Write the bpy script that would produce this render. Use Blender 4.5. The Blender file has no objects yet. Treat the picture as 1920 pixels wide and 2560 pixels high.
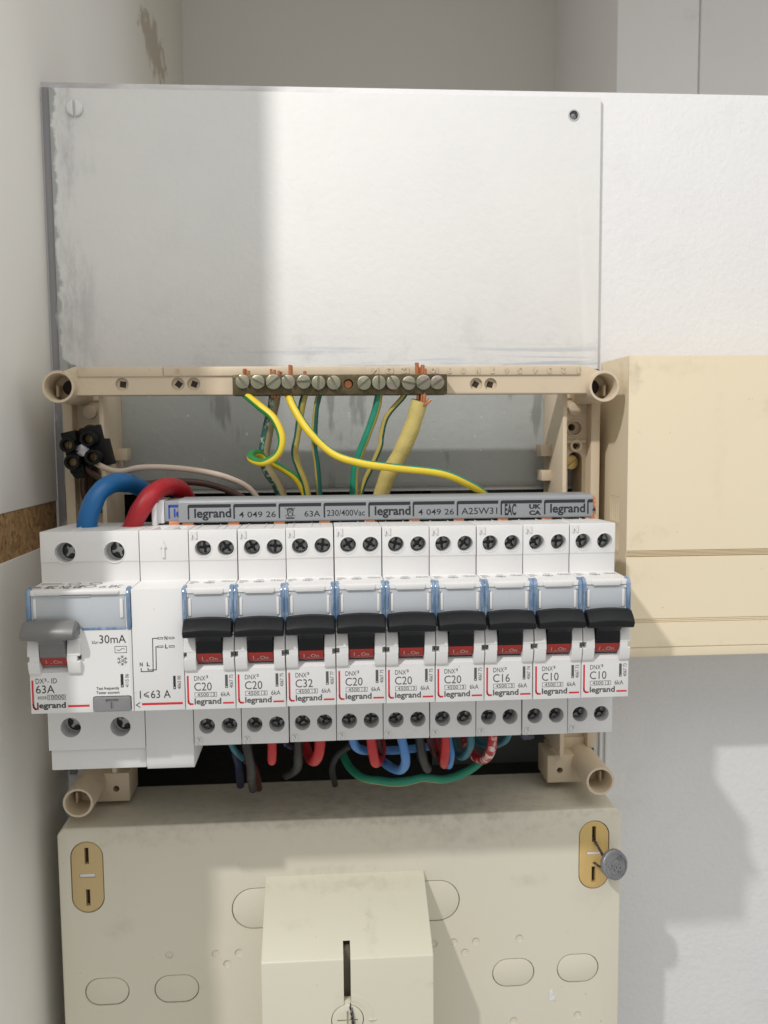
import bpy, bmesh, math, random
from mathutils import Vector, Matrix

random.seed(7)
SC = bpy.context.scene
COL = SC.collection
MM = 0.001

# ---------------------------------------------------------------- camera, light, exposure
# All lengths below are millimetres: x to the right, D out of the wall towards the viewer
# (D = 0 is the mounting rail of the breakers), z up.
def V(x, D, z):
    return Vector((x * MM, -D * MM, z * MM))

cam_data = bpy.data.cameras.new('camera')
cam = bpy.data.objects.new('camera', cam_data)
COL.objects.link(cam)
_r = Vector((0.99760289, -0.06871633, -0.00815736))
_u = Vector((0.01419862, 0.08789204, 0.99602881))
_f = Vector((0.06772647, 0.99375704, -0.08865704))
M4 = Matrix((( _r.x, _u.x, -_f.x, 0), (_r.y, _u.y, -_f.y, 0), (_r.z, _u.z, -_f.z, 0), (0, 0, 0, 1)))
M4.translation = V(49.8, 365.6, 73.51)
cam.matrix_world = M4
cam_data.sensor_fit = 'HORIZONTAL'
cam_data.sensor_width = 27.0
cam_data.lens = 27.0 * 2186.32 / 1920.0
cam_data.clip_start = 0.01
cam_data.clip_end = 20.0
cam_data.dof.use_dof = True
cam_data.dof.focus_distance = 0.335
cam_data.dof.aperture_fstop = 22.0
SC.camera = cam

world = bpy.data.worlds.new('World')
SC.world = world
world.use_nodes = True
bg = world.node_tree.nodes['Background']
bg.inputs[0].default_value = (0.97, 0.96, 0.925, 1)
bg.inputs[1].default_value = 0.57

lamp_data = bpy.data.lights.new('ceiling_lamp', 'POINT')
lamp_data.energy = 28.5
lamp_data.color = (1.0, 0.97, 0.95)
lamp_data.shadow_soft_size = 0.016
lamp = bpy.data.objects.new('ceiling_lamp', lamp_data)
lamp.location = V(-374, 650, 772)
COL.objects.link(lamp)
# wide soft fill lamp added for overhead ambient light, up and to the right behind the viewer
fill_data = bpy.data.lights.new('soft_fill_light', 'AREA')
fill_data.shape = 'RECTANGLE'; fill_data.size = 1.2; fill_data.size_y = 0.9
fill_data.energy = 4.5
fill_data.color = (1.0, 0.97, 0.91)
fill = bpy.data.objects.new('soft_fill_light', fill_data)
fill.location = V(380, 620, 950)
fill.rotation_euler = (V(60, -40, 60) - fill.location).to_track_quat('-Z', 'Y').to_euler()
COL.objects.link(fill)

SC.view_settings.view_transform = 'Standard'
SC.view_settings.look = 'None'
SC.view_settings.exposure = 0.0
SC.view_settings.gamma = 1.0
SC.view_settings.use_curve_mapping = False
SC.render.engine = 'CYCLES'
SC.cycles.max_bounces = 8
SC.cycles.diffuse_bounces = 5
SC.cycles.use_denoising = True

# ---------------------------------------------------------------- materials
class NT:
    def __init__(s, m):
        m.use_nodes = True
        s.t = m.node_tree
        s.b = s.t.nodes['Principled BSDF']
        s.geo = s.t.nodes.new('ShaderNodeNewGeometry')
        s.pos = s.geo.outputs['Position']
    def n(s, kind): return s.t.nodes.new(kind)
    def l(s, a, b): s.t.links.new(a, b)
    def put(s, sock, v):
        if hasattr(v, 'is_output') or isinstance(v, bpy.types.NodeSocket): s.l(v, sock)
        else: sock.default_value = v
    def noise(s, scale, detail=3, rough=.55, stretch=None, off=None):
        src = s.pos
        if stretch or off:
            mp = s.n('ShaderNodeMapping')
            mp.inputs['Scale'].default_value = stretch or (1, 1, 1)
            mp.inputs['Location'].default_value = off or (0, 0, 0)
            s.l(src, mp.inputs['Vector']); src = mp.outputs[0]
        nz = s.n('ShaderNodeTexNoise')
        nz.inputs['Scale'].default_value = scale
        nz.inputs['Detail'].default_value = detail
        nz.inputs['Roughness'].default_value = rough
        s.l(src, nz.inputs['Vector'])
        return nz.outputs[0]
    def ramp(s, v, a, b, x=0.0, y=1.0):
        r = s.n('ShaderNodeMapRange'); r.interpolation_type = 'SMOOTHSTEP'
        s.put(r.inputs[0], v)
        for i, q in enumerate((a, b, x, y)): r.inputs[i + 1].default_value = q
        return r.outputs[0]
    def math(s, op, a, b=0.0, c=0.0):
        m = s.n('ShaderNodeMath'); m.operation = op
        s.put(m.inputs[0], a); s.put(m.inputs[1], b); s.put(m.inputs[2], c)
        return m.outputs[0]
    def mix(s, f, a, b):
        m = s.n('ShaderNodeMix'); m.data_type = 'RGBA'
        s.put(m.inputs[0], f)
        for i, q in ((6, a), (7, b)):
            if isinstance(q, tuple): q = (q[0], q[1], q[2], 1)
            s.put(m.inputs[i], q)
        return m.outputs[2]
    def xyz(s):
        x = s.n('ShaderNodeSeparateXYZ'); s.l(s.pos, x.inputs[0]); return x.outputs
    def bump(s, h, strength, dist):
        b = s.n('ShaderNodeBump'); b.inputs['Strength'].default_value = strength
        b.inputs['Distance'].default_value = dist
        s.l(h, b.inputs['Height']); s.l(b.outputs[0], s.b.inputs['Normal'])

def mat(name, col, rough=.5, metal=0., var=.05, scale=45, bump=0., bscale=900, dirt=None, dscale=30, dlo=.58, dhi=.75, damt=.5, spec=.5, coat=0., bdist=.0003, marks=()):
    m = bpy.data.materials.new(name); q = NT(m)
    c2 = tuple(min(1, v * (1 + var * .6)) for v in col); c1 = tuple(v * (1 - var) for v in col)
    c = q.mix(q.noise(scale, 4), c1, c2)
    if dirt:
        f = q.math('MULTIPLY', q.ramp(q.noise(dscale, 6, .65, off=(3.1, 1.7, .4)), dlo, dhi), damt)
        c = q.mix(f, c, dirt)
        # small specks
        f2 = q.math('MULTIPLY', q.ramp(q.noise(dscale * 14, 2, .5, off=(.3, .9, 2.2)), .74, .79), damt)
        c = q.mix(f2, c, dirt)
    if marks:      # grime and scuffs at their own places: (x, z, half width, half height, strength) in metres
        x = q.xyz(); wob = q.math('MULTIPLY', q.math('SUBTRACT', q.noise(230, 5, .65), .5), 2.4); fine = q.ramp(q.noise(170, 6, .62), .30, .72)
        for (mx, mz, rx_, rz_, am) in marks:
            a = q.math('DIVIDE', q.math('SUBTRACT', x[0], mx), rx_); b2 = q.math('DIVIDE', q.math('SUBTRACT', x[2], mz), rz_)
            d = q.math('ADD', q.math('SQRT', q.math('ADD', q.math('MULTIPLY', a, a), q.math('MULTIPLY', b2, b2))), wob)
            c = q.mix(q.math('MULTIPLY', q.math('MULTIPLY', q.ramp(d, 1.15, .1), fine), am * .42), c, dirt)
    q.l(c, q.b.inputs['Base Color'])
    rr = q.ramp(q.noise(scale * 2.3, 3), .2, .8, max(.05, rough - .07), min(1, rough + .07))
    q.l(rr, q.b.inputs['Roughness'])
    q.b.inputs['Metallic'].default_value = metal
    q.b.inputs['Specular IOR Level'].default_value = spec
    q.b.inputs['Coat Weight'].default_value = coat
    if bump: q.bump(q.noise(bscale, 3), bump, bdist)
    return m

WHITE = mat('white_abs', (.70, .697, .695), .42, var=.02, scale=60, bump=.12, bscale=2500, dirt=(.45, .43, .40), dscale=38, dlo=.66, dhi=.82, damt=.55, bdist=.0001)
WHITE2 = mat('white_abs_cool', (.70, .705, .72), .40, var=.02, scale=60, bump=.1, bscale=2500, dirt=(.4, .39, .37), dscale=40, dlo=.66, dhi=.82, damt=.3, bdist=.0001)
BLACK = mat('black_plastic', (.009, .010, .012), .36, var=.2, scale=120, bump=.15, bscale=2000, bdist=.0001, spec=.24)
JETBLACK = mat('jet_black_plastic', (.004, .004, .0045), .5, var=.2, spec=.22)
GREYP = mat('grey_plastic', (.21, .21, .215), .38, var=.06, scale=100, bump=.1, bscale=2000, bdist=.0001)
LEVERGREY = mat('grey_lever_plastic', (.17, .17, .17), .36, var=.05, scale=100)
BUSGREY = mat('busbar_grey_plastic', (.27, .285, .30), .42, var=.04, scale=60, dirt=(.45, .45, .45), dscale=60, dlo=.7, dhi=.8, damt=.3)
REDIND = mat('red_indicator_plastic', (.33, .018, .012), .3, var=.08, scale=150)
REDINK = mat('red_ink', (.56, .018, .028), .5, var=.05)
INK = mat('dark_grey_ink', (.085, .085, .09), .6, var=.1)
NAVYINK = mat('blue_black_ink', (.018, .02, .026), .6, var=.1)
BLUEINK = mat('blue_ink', (.02, .06, .33), .6, var=.1)
PALEINK = mat('pale_ink', (.55, .42, .38), .6, var=.1)
LABELPL = mat('blue_tinted_label_window', (.455, .485, .52), .22, var=.04, scale=70, dirt=(.33, .35, .38), dscale=70, dlo=.72, dhi=.8, damt=.3, coat=.5)
BEIGE = mat('beige_frame_plastic', (.60, .50, .365), .45, var=.06, scale=50, bump=.15, bscale=1500, dirt=(.20, .15, .10), dscale=55, dlo=.56, dhi=.78, damt=.5, bdist=.00015)
TAN = mat('tan_cabinet_plastic', (.785, .685, .505), .5, var=.035, scale=18, bump=.35, bscale=1800, dirt=(.36, .29, .19), dscale=26, dlo=.58, dhi=.82, damt=.4, bdist=.0001, marks=((.1835, .098, .0045, .011, 1.0), (.2, .101, .02, .005, .35), (.185, .026, .004, .005, .6), (.205, -.021, .03, .004, .35), (.222, .06, .004, .035, .2), (.195, .03, .012, .004, .3)))
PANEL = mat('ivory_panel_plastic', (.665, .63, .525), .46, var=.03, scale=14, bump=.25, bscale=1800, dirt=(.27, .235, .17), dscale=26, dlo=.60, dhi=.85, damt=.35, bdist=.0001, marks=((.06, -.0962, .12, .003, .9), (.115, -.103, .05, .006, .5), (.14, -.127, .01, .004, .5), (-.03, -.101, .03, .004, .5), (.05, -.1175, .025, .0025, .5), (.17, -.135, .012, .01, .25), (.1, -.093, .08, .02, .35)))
COVER = mat('ivory_cover_plastic', (.655, .635, .515), .42, var=.025, scale=16, bump=.2, bscale=1800, dirt=(.28, .25, .16), dscale=24, dlo=.62, dhi=.84, damt=.35, bdist=.0001, marks=((.067, -.133, .003, .007, .9), (.057, -.1225, .036, .0025, .6), (.035, -.131, .008, .002, .4), (.088, -.15, .01, .003, .35)))
OCHRE = mat('ochre_plastic', (.62, .43, .16), .42, var=.05, scale=60)
OCHREPALE = mat('pale_ochre_plastic', (.56, .42, .21), .45, var=.05, scale=60)
SCREWREC = mat('recess_shade_steel', (.035, .038, .038), .4, .3, var=.3)  # dark colour paints shade into screw recesses; also on the large screw heads
SCREWDARK = mat('dark_steel', (.27, .28, .28), .34, .8, var=.5, scale=500, bump=.3, bscale=1500, bdist=.0002)
SCREWZINC = mat('yellowish_zinc', (.33, .32, .235), .34, .8, var=.35, scale=220, bump=.3, bscale=900, dirt=(.42, .30, .32), dscale=110, dlo=.5, dhi=.62, damt=.6, bdist=.0002)
BRASSBAR = mat('tarnished_brass', (.13, .105, .055), .5, .7, var=.4, scale=180, bump=.4, bscale=900, dirt=(.05, .04, .02), dscale=120, dlo=.45, dhi=.6, damt=.7, bdist=.0003)
DIMBRASS = mat('dim_brass', (.20, .14, .065), .45, .7, var=.4, scale=400)
BRASS = mat('brass', (.50, .36, .15), .35, .85, var=.25, scale=300)
COPPER = mat('copper', (.62, .25, .12), .32, .9, var=.3, scale=300)
COPPERFLAT = mat('copper_tooth', (.66, .27, .13), .45, .3, var=.1)
LEAD = mat('lead', (.27, .275, .29), .40, .6, var=.4, scale=160, bump=.7, bscale=420, bdist=.0006)
WIRESTEEL = mat('sealing_wire', (.10, .09, .09), .45, .7, var=.3, scale=300)
SILVER = mat('silver_metal', (.6, .6, .63), .3, .6)
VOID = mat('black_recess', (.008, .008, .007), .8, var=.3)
DKMETAL = mat('dark_grey_sheet', (.075, .08, .077), .6, .1, var=.25, scale=30, dirt=(.2, .2, .19), dscale=90, dlo=.68, dhi=.72, damt=.4)
SLOTF = mat('slot_shade_plastic', (.16, .14, .10), .6, var=.3)  # dark tone stands for the shade down in the cover slot
HOLE = mat('hole_shadow_plastic', (.03, .02, .015), .7, var=.3)

BLUECLIP = bpy.data.materials.new('clear_blue_plastic')
_q = NT(BLUECLIP)
_q.l(_q.mix(_q.ramp(_q.noise(420, 2, stretch=(1, 1, .25)), .35, .7), (.16, .27, .44), (.36, .48, .64)), _q.b.inputs['Base Color'])
_q.b.inputs['Roughness'].default_value = .13
_q.b.inputs['Transmission Weight'].default_value = .3

def ins(name, col, rough=.47, var=.1, scr=None):
    return mat(name, col, rough, var=var, scale=90, bump=.1, bscale=600, dirt=scr or tuple(min(1, v * .5) for v in col), dscale=90, dlo=.6, dhi=.75, damt=.4)
W_YEL = ins('yellow_insulation', (.72, .54, .03))
W_GRN = ins('green_insulation', (.02, .20, .045))
W_YELOLD = ins('faded_yellow_insulation', (.42, .33, .08))
W_TEAL = ins('teal_green_insulation', (.012, .22, .13))
W_TEALDK = ins('dark_teal_insulation', (.01, .10, .075))
W_TANSP = ins('tan_insulation', (.30, .24, .13))
W_SPECK = mat('speckled_green_insulation', (.02, .10, .07), .5, var=.2, scale=90, dirt=(.45, .5, .42), dscale=420, dlo=.52, dhi=.6, damt=.8)
W_AMBER = mat('translucent_yellow_sheath', (.56, .455, .155), .30, var=.15, scale=70, bump=1.0, bscale=160, dirt=(.72, .62, .28), dscale=60, dlo=.55, dhi=.75, damt=.4, bdist=.0006)
W_WHITE = ins('cream_insulation', (.55, .45, .37))
W_BROWN = ins('brown_insulation', (.075, .032, .022))
W_BLUE = ins('blue_insulation', (.008, .13, .36), .35)
W_RED = ins('red_insulation', (.40, .012, .022), .38)
W_LRED = ins('light_red_insulation', (.50, .025, .028), .4)
W_DRED = ins('shade_darkened_red_insulation', (.08, .006, .008), .4)  # red darkened in colour to stand for the dim recess
W_LBLUE = ins('light_blue_insulation', (.08, .24, .55), .4)
W_NAVY = ins('shade_darkened_navy_insulation', (.008, .02, .075), .4)  # navy made darker still, the recess dimness put into its colour
W_BTEAL = ins('blue_green_insulation', (.025, .15, .19), .4)
W_BLACK = ins('black_insulation', (.017, .017, .017), .5)
W_GREY = ins('grey_insulation', (.035, .04, .043), .5)
W_REDSP = mat('paint_flecked_red_insulation', (.42, .02, .03), .45, var=.1, scale=90, dirt=(.75, .68, .62), dscale=260, dlo=.52, dhi=.62, damt=.8)

def chipboard():
    m = bpy.data.materials.new('raw_chipboard'); q = NT(m)
    v = q.n('ShaderNodeTexVoronoi'); v.inputs['Scale'].default_value = 420
    q.l(q.pos, v.inputs['Vector'])
    s = q.n('ShaderNodeSeparateColor'); q.l(v.outputs['Color'], s.inputs[0])
    c = q.mix(s.outputs[0], (.30, .17, .075), (.50, .32, .15))
    c = q.mix(q.ramp(q.noise(300, 5), .55, .74), c, (.10, .045, .016))
    q.l(c, q.b.inputs['Base Color']); q.b.inputs['Roughness'].default_value = .85
    q.bump(q.noise(500, 4), .6, .0006)
    return m
CHIP = chipboard()

def wallpaint(name, col, mark=False):
    m = bpy.data.materials.new(name); q = NT(m)
    c = q.mix(q.noise(9, 5, .6), tuple(v * .95 for v in col), tuple(min(1, v * 1.03) for v in col))
    c = q.mix(q.math('MULTIPLY', q.ramp(q.noise(26, 6, .7), .58, .8), .16), c, (.48, .45, .44))
    if mark:   # old dirty patch where the coating came off, near the inner corner
        x = q.xyz()
        a = q.math('DIVIDE', q.math('SUBTRACT', x[1], .347), .052)
        b = q.math('DIVIDE', q.math('SUBTRACT', x[2], .371), .021)
        sl = a
        d = q.math('SQRT', q.math('ADD', q.math('MULTIPLY', sl, sl), q.math('MULTIPLY', b, b)))
        d = q.math('ADD', d, q.math('MULTIPLY', q.math('SUBTRACT', q.noise(75, 6, .65), .5), 3.4))
        f = q.ramp(d, .95, .75)
        dk = q.mix(q.ramp(q.noise(80, 3), .45, .6), (.22, .195, .14), (.30, .17, .15))
        c = q.mix(q.math('MULTIPLY', f, .85), c, dk)
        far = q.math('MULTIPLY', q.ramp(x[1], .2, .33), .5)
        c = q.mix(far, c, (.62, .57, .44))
    q.l(c, q.b.inputs['Base Color']); q.b.inputs['Roughness'].default_value = .6
    q.bump(q.noise(240, 5, .6), .25, .0005)
    return m
MELAMINE = wallpaint('white_melamine', (.88, .87, .835), True)
REARWALL = wallpaint('grey_white_rear_wall', (.76, .735, .70))
COLUMNW = wallpaint('white_column_paint', (.87, .86, .85))

def plaster():
    m = bpy.data.materials.new('white_painted_board'); q = NT(m); x = q.xyz()
    c = q.mix(q.noise(14, 6, .65), (.69, .69, .71), (.76, .76, .76))
    c = q.mix(q.math('MULTIPLY', q.ramp(q.noise(30, 6, .7), .52, .75), .25), c, (.58, .57, .57))
    # thin purple-grey coat along the top edge on the left
    band = q.math('MULTIPLY', q.ramp(x[2], .2300, .2316), q.ramp(x[0], .10, -.02))
    c = q.mix(q.math('MULTIPLY', band, q.ramp(q.noise(90, 5, stretch=(.25, 1, 1)), .35, .65, 0, .7)), c, (.33, .31, .35))
    q.l(c, q.b.inputs['Base Color']); q.b.inputs['Roughness'].default_value = .62
    q.bump(q.noise(330, 6, .65), .6, .0008)
    return m
PLASTER = plaster()

def painted_steel():
    m = bpy.data.materials.new('white_paint_over_grey_steel'); q = NT(m); x = q.xyz()
    g = q.mix(q.noise(28, 5, .6), (.33, .35, .34), (.44, .455, .445))
    g = q.mix(q.math('MULTIPLY', q.ramp(q.noise(60, 4, stretch=(1, 1, .22), off=(.4, 0, 0)), .60, .66), .5), g, (.11, .11, .10))
    g = q.mix(q.ramp(q.noise(330, 1, .4), .75, .78), g, (.55, .56, .54))
    w = q.mix(q.noise(12, 6, .65), (.69, .69, .685), (.76, .76, .75))
    w = q.mix(q.math('MULTIPLY', q.ramp(q.noise(26, 7, .72), .5, .75), .11), w, (.55, .55, .555))
    side = q.math('MULTIPLY', q.ramp(x[0], -.046, -.066), q.ramp(q.noise(70, 6, .7, stretch=(1, 1, .3)), .46, .70, 0, .55))
    w = q.mix(side, w, (.34, .32, .36))
    low = q.math('MULTIPLY', q.ramp(x[2], .122, .106), q.math('MULTIPLY', q.ramp(x[0], -.02, .06), q.ramp(q.noise(330, 4, .6, stretch=(.04, 1, 1)), .50, .66, 0, .75)))
    w = q.mix(low, w, (.40, .45, .53))
    low2 = q.math('MULTIPLY', q.ramp(x[2], .150, .110), q.ramp(q.noise(60, 6, .7), .5, .72, 0, .28))
    w = q.mix(low2, w, (.42, .43, .44))
    wob = q.math('MULTIPLY', q.math('SUBTRACT', q.noise(110, 5, .6), .5), .006)
    dx = q.math('ADD', x[0], .0700); dz = q.math('SUBTRACT', x[2], .1035)
    # rounded lower-left corner of the painted area
    cx_ = q.math('MAXIMUM', q.math('SUBTRACT', .016, dx), 0.0); cz_ = q.math('MAXIMUM', q.math('SUBTRACT', .008, dz), 0.0)
    rad = q.math('SQRT', q.math('ADD', q.math('MULTIPLY', q.math('MULTIPLY', cx_, .5), q.math('MULTIPLY', cx_, .5)), q.math('MULTIPLY', cz_, cz_)))
    mask = q.ramp(q.math('ADD', rad, wob), .0086, .0076)
    c = q.mix(mask, g, w)
    q.l(c, q.b.inputs['Base Color'])
    q.l(q.ramp(mask, 0, 1, .42, .62), q.b.inputs['Roughness'])
    q.bump(q.noise(300, 6, .65), .4, .0006)
    return m
PSTEEL = painted_steel()
def edge_steel():
    m = bpy.data.materials.new('bare_steel_edge'); q = NT(m)
    c = q.mix(q.noise(60, 5, .6, stretch=(1, 1, .3)), (.19, .19, .20), (.32, .31, .33))
    c = q.mix(q.ramp(q.noise(140, 5, .6, stretch=(1, 1, .3)), .58, .68), c, (.55, .54, .55))
    q.l(c, q.b.inputs['Base Color']); q.b.inputs['Roughness'].default_value = .5
    return m
EDGESTEEL = edge_steel()

# ---------------------------------------------------------------- mesh helpers (millimetres)
def P(x, D, z): return (x, -D, z)

def join_into(bm, tmp, mi=0):
    for f in tmp.faces: f.material_index = mi
    me = bpy.data.meshes.new('tmp'); tmp.to_mesh(me); tmp.free()
    bm.from_mesh(me); bpy.data.meshes.remove(me)

def bevel(tmp, w, seg=2, lim=25):
    if w <= 0: return
    bmesh.ops.recalc_face_normals(tmp, faces=tmp.faces)
    ed = [e for e in tmp.edges if len(e.link_faces) == 2 and e.calc_face_angle(0) > math.radians(lim)]
    bmesh.ops.bevel(tmp, geom=ed, offset=w, segments=seg, profile=.5, affect='EDGES', clamp_overlap=True)

def prism(bm, pts, axis, a, b, bev=0, seg=2, mi=0, xf=None, lim=25):
    """axis 'x': pts=(D,z); axis 'D': pts=(x,z); axis 'z': pts=(x,D)"""
    t = bmesh.new()
    def mk(p, h):
        if axis == 'x': return P(h, p[0], p[1])
        if axis == 'D': return P(p[0], h, p[1])
        return P(p[0], p[1], h)
    A = [t.verts.new(mk(p, a)) for p in pts]; B = [t.verts.new(mk(p, b)) for p in pts]
    n = len(pts)
    t.faces.new(A); t.faces.new(B[::-1])
    for i in range(n): t.faces.new((A[i], B[i], B[(i + 1) % n], A[(i + 1) % n]))
    bmesh.ops.recalc_face_normals(t, faces=t.faces)
    bevel(t, bev, seg, lim)
    if xf: t.transform(xf)
    join_into(bm, t, mi)

def box(bm, x0, x1, d0, d1, z0, z1, bev=0, seg=2, mi=0, xf=None):
    prism(bm, [(x0, z0), (x1, z0), (x1, z1), (x0, z1)], 'D', d0, d1, bev, seg, mi, xf)

def circ(cx, cz, r, n=24, a0=0., wob=0.):
    return [(cx + (r + wob * random.uniform(-1, 1)) * math.cos(a0 + 2 * math.pi * i / n), cz + (r + wob * random.uniform(-1, 1)) * math.sin(a0 + 2 * math.pi * i / n)) for i in range(n)]

def stad(cx, cz, w, h, n=12):
    r = min(w, h) / 2; o = []
    if w >= h: c = [(cx + w / 2 - r, cz, -90), (cx - w / 2 + r, cz, 90)]
    else: c = [(cx, cz + h / 2 - r, 0), (cx, cz - h / 2 + r, 180)]
    for (x, z, a) in c:
        for i in range(n + 1):
            t = math.radians(a + 180 * i / n); o.append((x + r * math.cos(t), z + r * math.sin(t)))
    return o

def rrect(x0, x1, z0, z1, r, n=4):
    o = []
    for (x, z, a) in ((x1 - r, z1 - r, 0), (x0 + r, z1 - r, 90), (x0 + r, z0 + r, 180), (x1 - r, z0 + r, 270)):
        for i in range(n + 1):
            t = math.radians(a + 90 * i / n); o.append((x + r * math.cos(t), z + r * math.sin(t)))
    return o

def cyl(bm, x, z, r, d0, d1, n=24, bev=0, mi=0, xf=None):
    prism(bm, circ(x, z, r, n), 'D', d0, d1, bev, 2, mi, xf, 50)

def ring(bm, x, z, ro, ri, d0, d1, n=32, mi=0, rnd=.35):
    """open tube along D from d0 (back) to d1 (front) with a rounded lip"""
    prof = [(ro, d0), (ro, d1 - rnd), (ro - rnd * .4, d1), (ri + rnd * .4, d1), (ri, d1 - rnd), (ri, d0)]
    t = bmesh.new(); rows = []
    for i in range(n):
        a = 2 * math.pi * i / n
        rows.append([t.verts.new(P(x + r * math.cos(a), d, z + r * math.sin(a))) for r, d in prof])
    m = len(prof)
    for i in range(n):
        A, B = rows[i], rows[(i + 1) % n]
        for k in range(m): t.faces.new((A[k], B[k], B[(k + 1) % m], A[(k + 1) % m]))
    bmesh.ops.recalc_face_normals(t, faces=t.faces)
    join_into(bm, t, mi)

def smooth_path(pts, sub=6):
    p = [Vector(P(*q)) for q in pts]; out = []
    for i in range(len(p) - 1):
        a = p[i - 1] if i else p[i] * 2 - p[i + 1]; b, c = p[i], p[i + 1]
        d = p[i + 2] if i + 2 < len(p) else p[i + 1] * 2 - p[i]
        for k in range(sub):
            t = k / sub
            out.append(.5 * ((2 * b) + (c - a) * t + (2 * a - 5 * b + 4 * c - d) * t * t + (3 * b - a - 3 * c + d) * t ** 3))
    out.append(p[-1]); return out

def sweep(bm, pts, r, n=14, sub=6, stripe=None, twist=0., mi=0, cap=True):
    """round wire along pts; stripe=(start angle, width) in degrees gets material 1"""
    path = smooth_path(pts, sub); t = bmesh.new(); rows = []; u = None
    L = len(path)
    for i, c in enumerate(path):
        tg = (path[min(i + 1, L - 1)] - path[max(i - 1, 0)]).normalized()
        if u is None:
            u = Vector((1, 0, 0)); u = (u - tg * u.dot(tg)).normalized()
        else: u = (u - tg * u.dot(tg)).normalized()
        v = tg.cross(u)
        rr = r(i / (L - 1)) if callable(r) else r * (1 + .02 * math.sin(i * 1.7))
        tw = math.radians(twist) * i / (L - 1)
        rows.append([t.verts.new(c + (u * math.cos(2 * math.pi * k / n + tw) + v * math.sin(2 * math.pi * k / n + tw)) * rr) for k in range(n)])
    for i in range(L - 1):
        for k in range(n):
            f = t.faces.new((rows[i][k], rows[i][(k + 1) % n], rows[i + 1][(k + 1) % n], rows[i + 1][k]))
            f.material_index = mi
            if stripe:
                a = (360 * (k + .5) / n - stripe[0]) % 360
                if a < stripe[1]: f.material_index = 1
    if cap:
        t.faces.new(rows[0]); t.faces.new(rows[-1])
    bmesh.ops.recalc_face_normals(t, faces=t.faces)
    me = bpy.data.meshes.new('tmp'); t.to_mesh(me); t.free(); bm.from_mesh(me); bpy.data.meshes.remove(me)

_tc = {}
def text_mesh(s, bold):
    k = (s, bold)
    if k not in _tc:
        cu = bpy.data.curves.new('t', 'FONT'); cu.body = s; cu.size = 1.0; cu.offset = bold; cu.resolution_u = 3
        o = bpy.data.objects.new('t', cu); COL.objects.link(o)
        dg = bpy.context.evaluated_depsgraph_get()
        me = bpy.data.meshes.new_from_object(o.evaluated_get(dg))
        bpy.data.objects.remove(o); bpy.data.curves.remove(cu)
        vs = [(v.co.x, v.co.y) for v in me.vertices]; fs = [tuple(p.vertices) for p in me.polygons]
        bpy.data.meshes.remove(me)
        x0 = min(v[0] for v in vs); x1 = max(v[0] for v in vs)
        _tc[k] = ([(v[0] - x0, v[1]) for v in vs], fs, x1 - x0)
    return _tc[k]
_cap = max(v[1] for v in text_mesh('H', 0)[0])

def text(bm, s, x0, w, zb, cap, D, bold=0., rot=0, mi=0, face='front', h=0.):
    """flat lettering: left edge x0, width w, baseline zb, capital height cap, at depth D"""
    vs, fs, tw = text_mesh(s, bold)
    sx = w / tw; sy = cap / _cap
    ca, sa = math.cos(math.radians(rot)), math.sin(math.radians(rot))
    t = bmesh.new(); vv = []
    for (x, y) in vs:
        x *= sx; y *= sy
        if face == 'front': vv.append(t.verts.new(P(x0 + x * ca - y * sa, D, zb + x * sa + y * ca)))
        else: vv.append(t.verts.new(P(x0 + x * ca - y * sa, zb - (x * sa + y * ca), D)))   # lies on a ledge: zb is a depth, D a height
    for f in fs:
        try: t.faces.new([vv[i] for i in f])
        except ValueError: pass
    for f in t.faces: f.normal_update()
    want = Vector((0, -1, 0)) if face == 'front' else Vector((0, 0, 1))
    for f in t.faces:
        if f.normal.dot(want) < 0: f.normal_flip()
    if h:
        r = bmesh.ops.extrude_face_region(t, geom=list(t.faces))
        ev = [g for g in r['geom'] if isinstance(g, bmesh.types.BMVert)]
        bmesh.ops.translate(t, verts=ev, vec=want * h)
        bmesh.ops.recalc_face_normals(t, faces=t.faces)
    join_into(bm, t, mi)

def quad(bm, x0, x1, z0, z1, D, mi=0):
    t = bmesh.new(); t.faces.new([t.verts.new(P(*p)) for p in ((x0, D, z0), (x1, D, z0), (x1, D, z1), (x0, D, z1))]); join_into(bm, t, mi)

def frame_rect(bm, x0, x1, z0, z1, w, D, mi=0):
    quad(bm, x0, x1, z0, z0 + w, D, mi); quad(bm, x0, x1, z1 - w, z1, D, mi)
    quad(bm, x0, x0 + w, z0 + w, z1 - w, D, mi); quad(bm, x1 - w, x1, z0 + w, z1 - w, D, mi)

def line(bm, pts, w, D, mi=0):
    for (a, b) in zip(pts, pts[1:]):
        dx, dz = b[0] - a[0], b[1] - a[1]; l = math.hypot(dx, dz) or 1; nx, nz = -dz / l * w / 2, dx / l * w / 2
        ex, ez = dx / l * w / 2, dz / l * w / 2
        t = bmesh.new()
        t.faces.new([t.verts.new(P(x, D, z)) for x, z in ((a[0] - ex - nx, a[1] - ez - nz), (b[0] + ex - nx, b[1] + ez - nz), (b[0] + ex + nx, b[1] + ez + nz), (a[0] - ex + nx, a[1] - ez + nz))])
        for f in t.faces:
            f.normal_update()
            if f.normal.y > 0: f.normal_flip()
        join_into(bm, t, mi)

def mesh_of(bm, mats, angle=35):
    me = bpy.data.meshes.new('mesh')
    bm.to_mesh(me); bm.free()
    me.transform(Matrix.Scale(MM, 4))
    for m in mats: me.materials.append(m)
    for p in me.polygons: p.use_smooth = True
    me.set_sharp_from_angle(angle=math.radians(angle))
    return me

def obj(name, bm, mats, parent=None, loc=None, label=None):
    if not isinstance(mats, (list, tuple)): mats = [mats]
    o = bpy.data.objects.new(name, mesh_of(bm, mats) if isinstance(bm, bmesh.types.BMesh) else bm)
    o.data.name = name
    COL.objects.link(o)
    if parent: o.parent = parent
    if loc: o.location = V(*loc)
    if label: o['label'] = label
    return o

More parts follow.
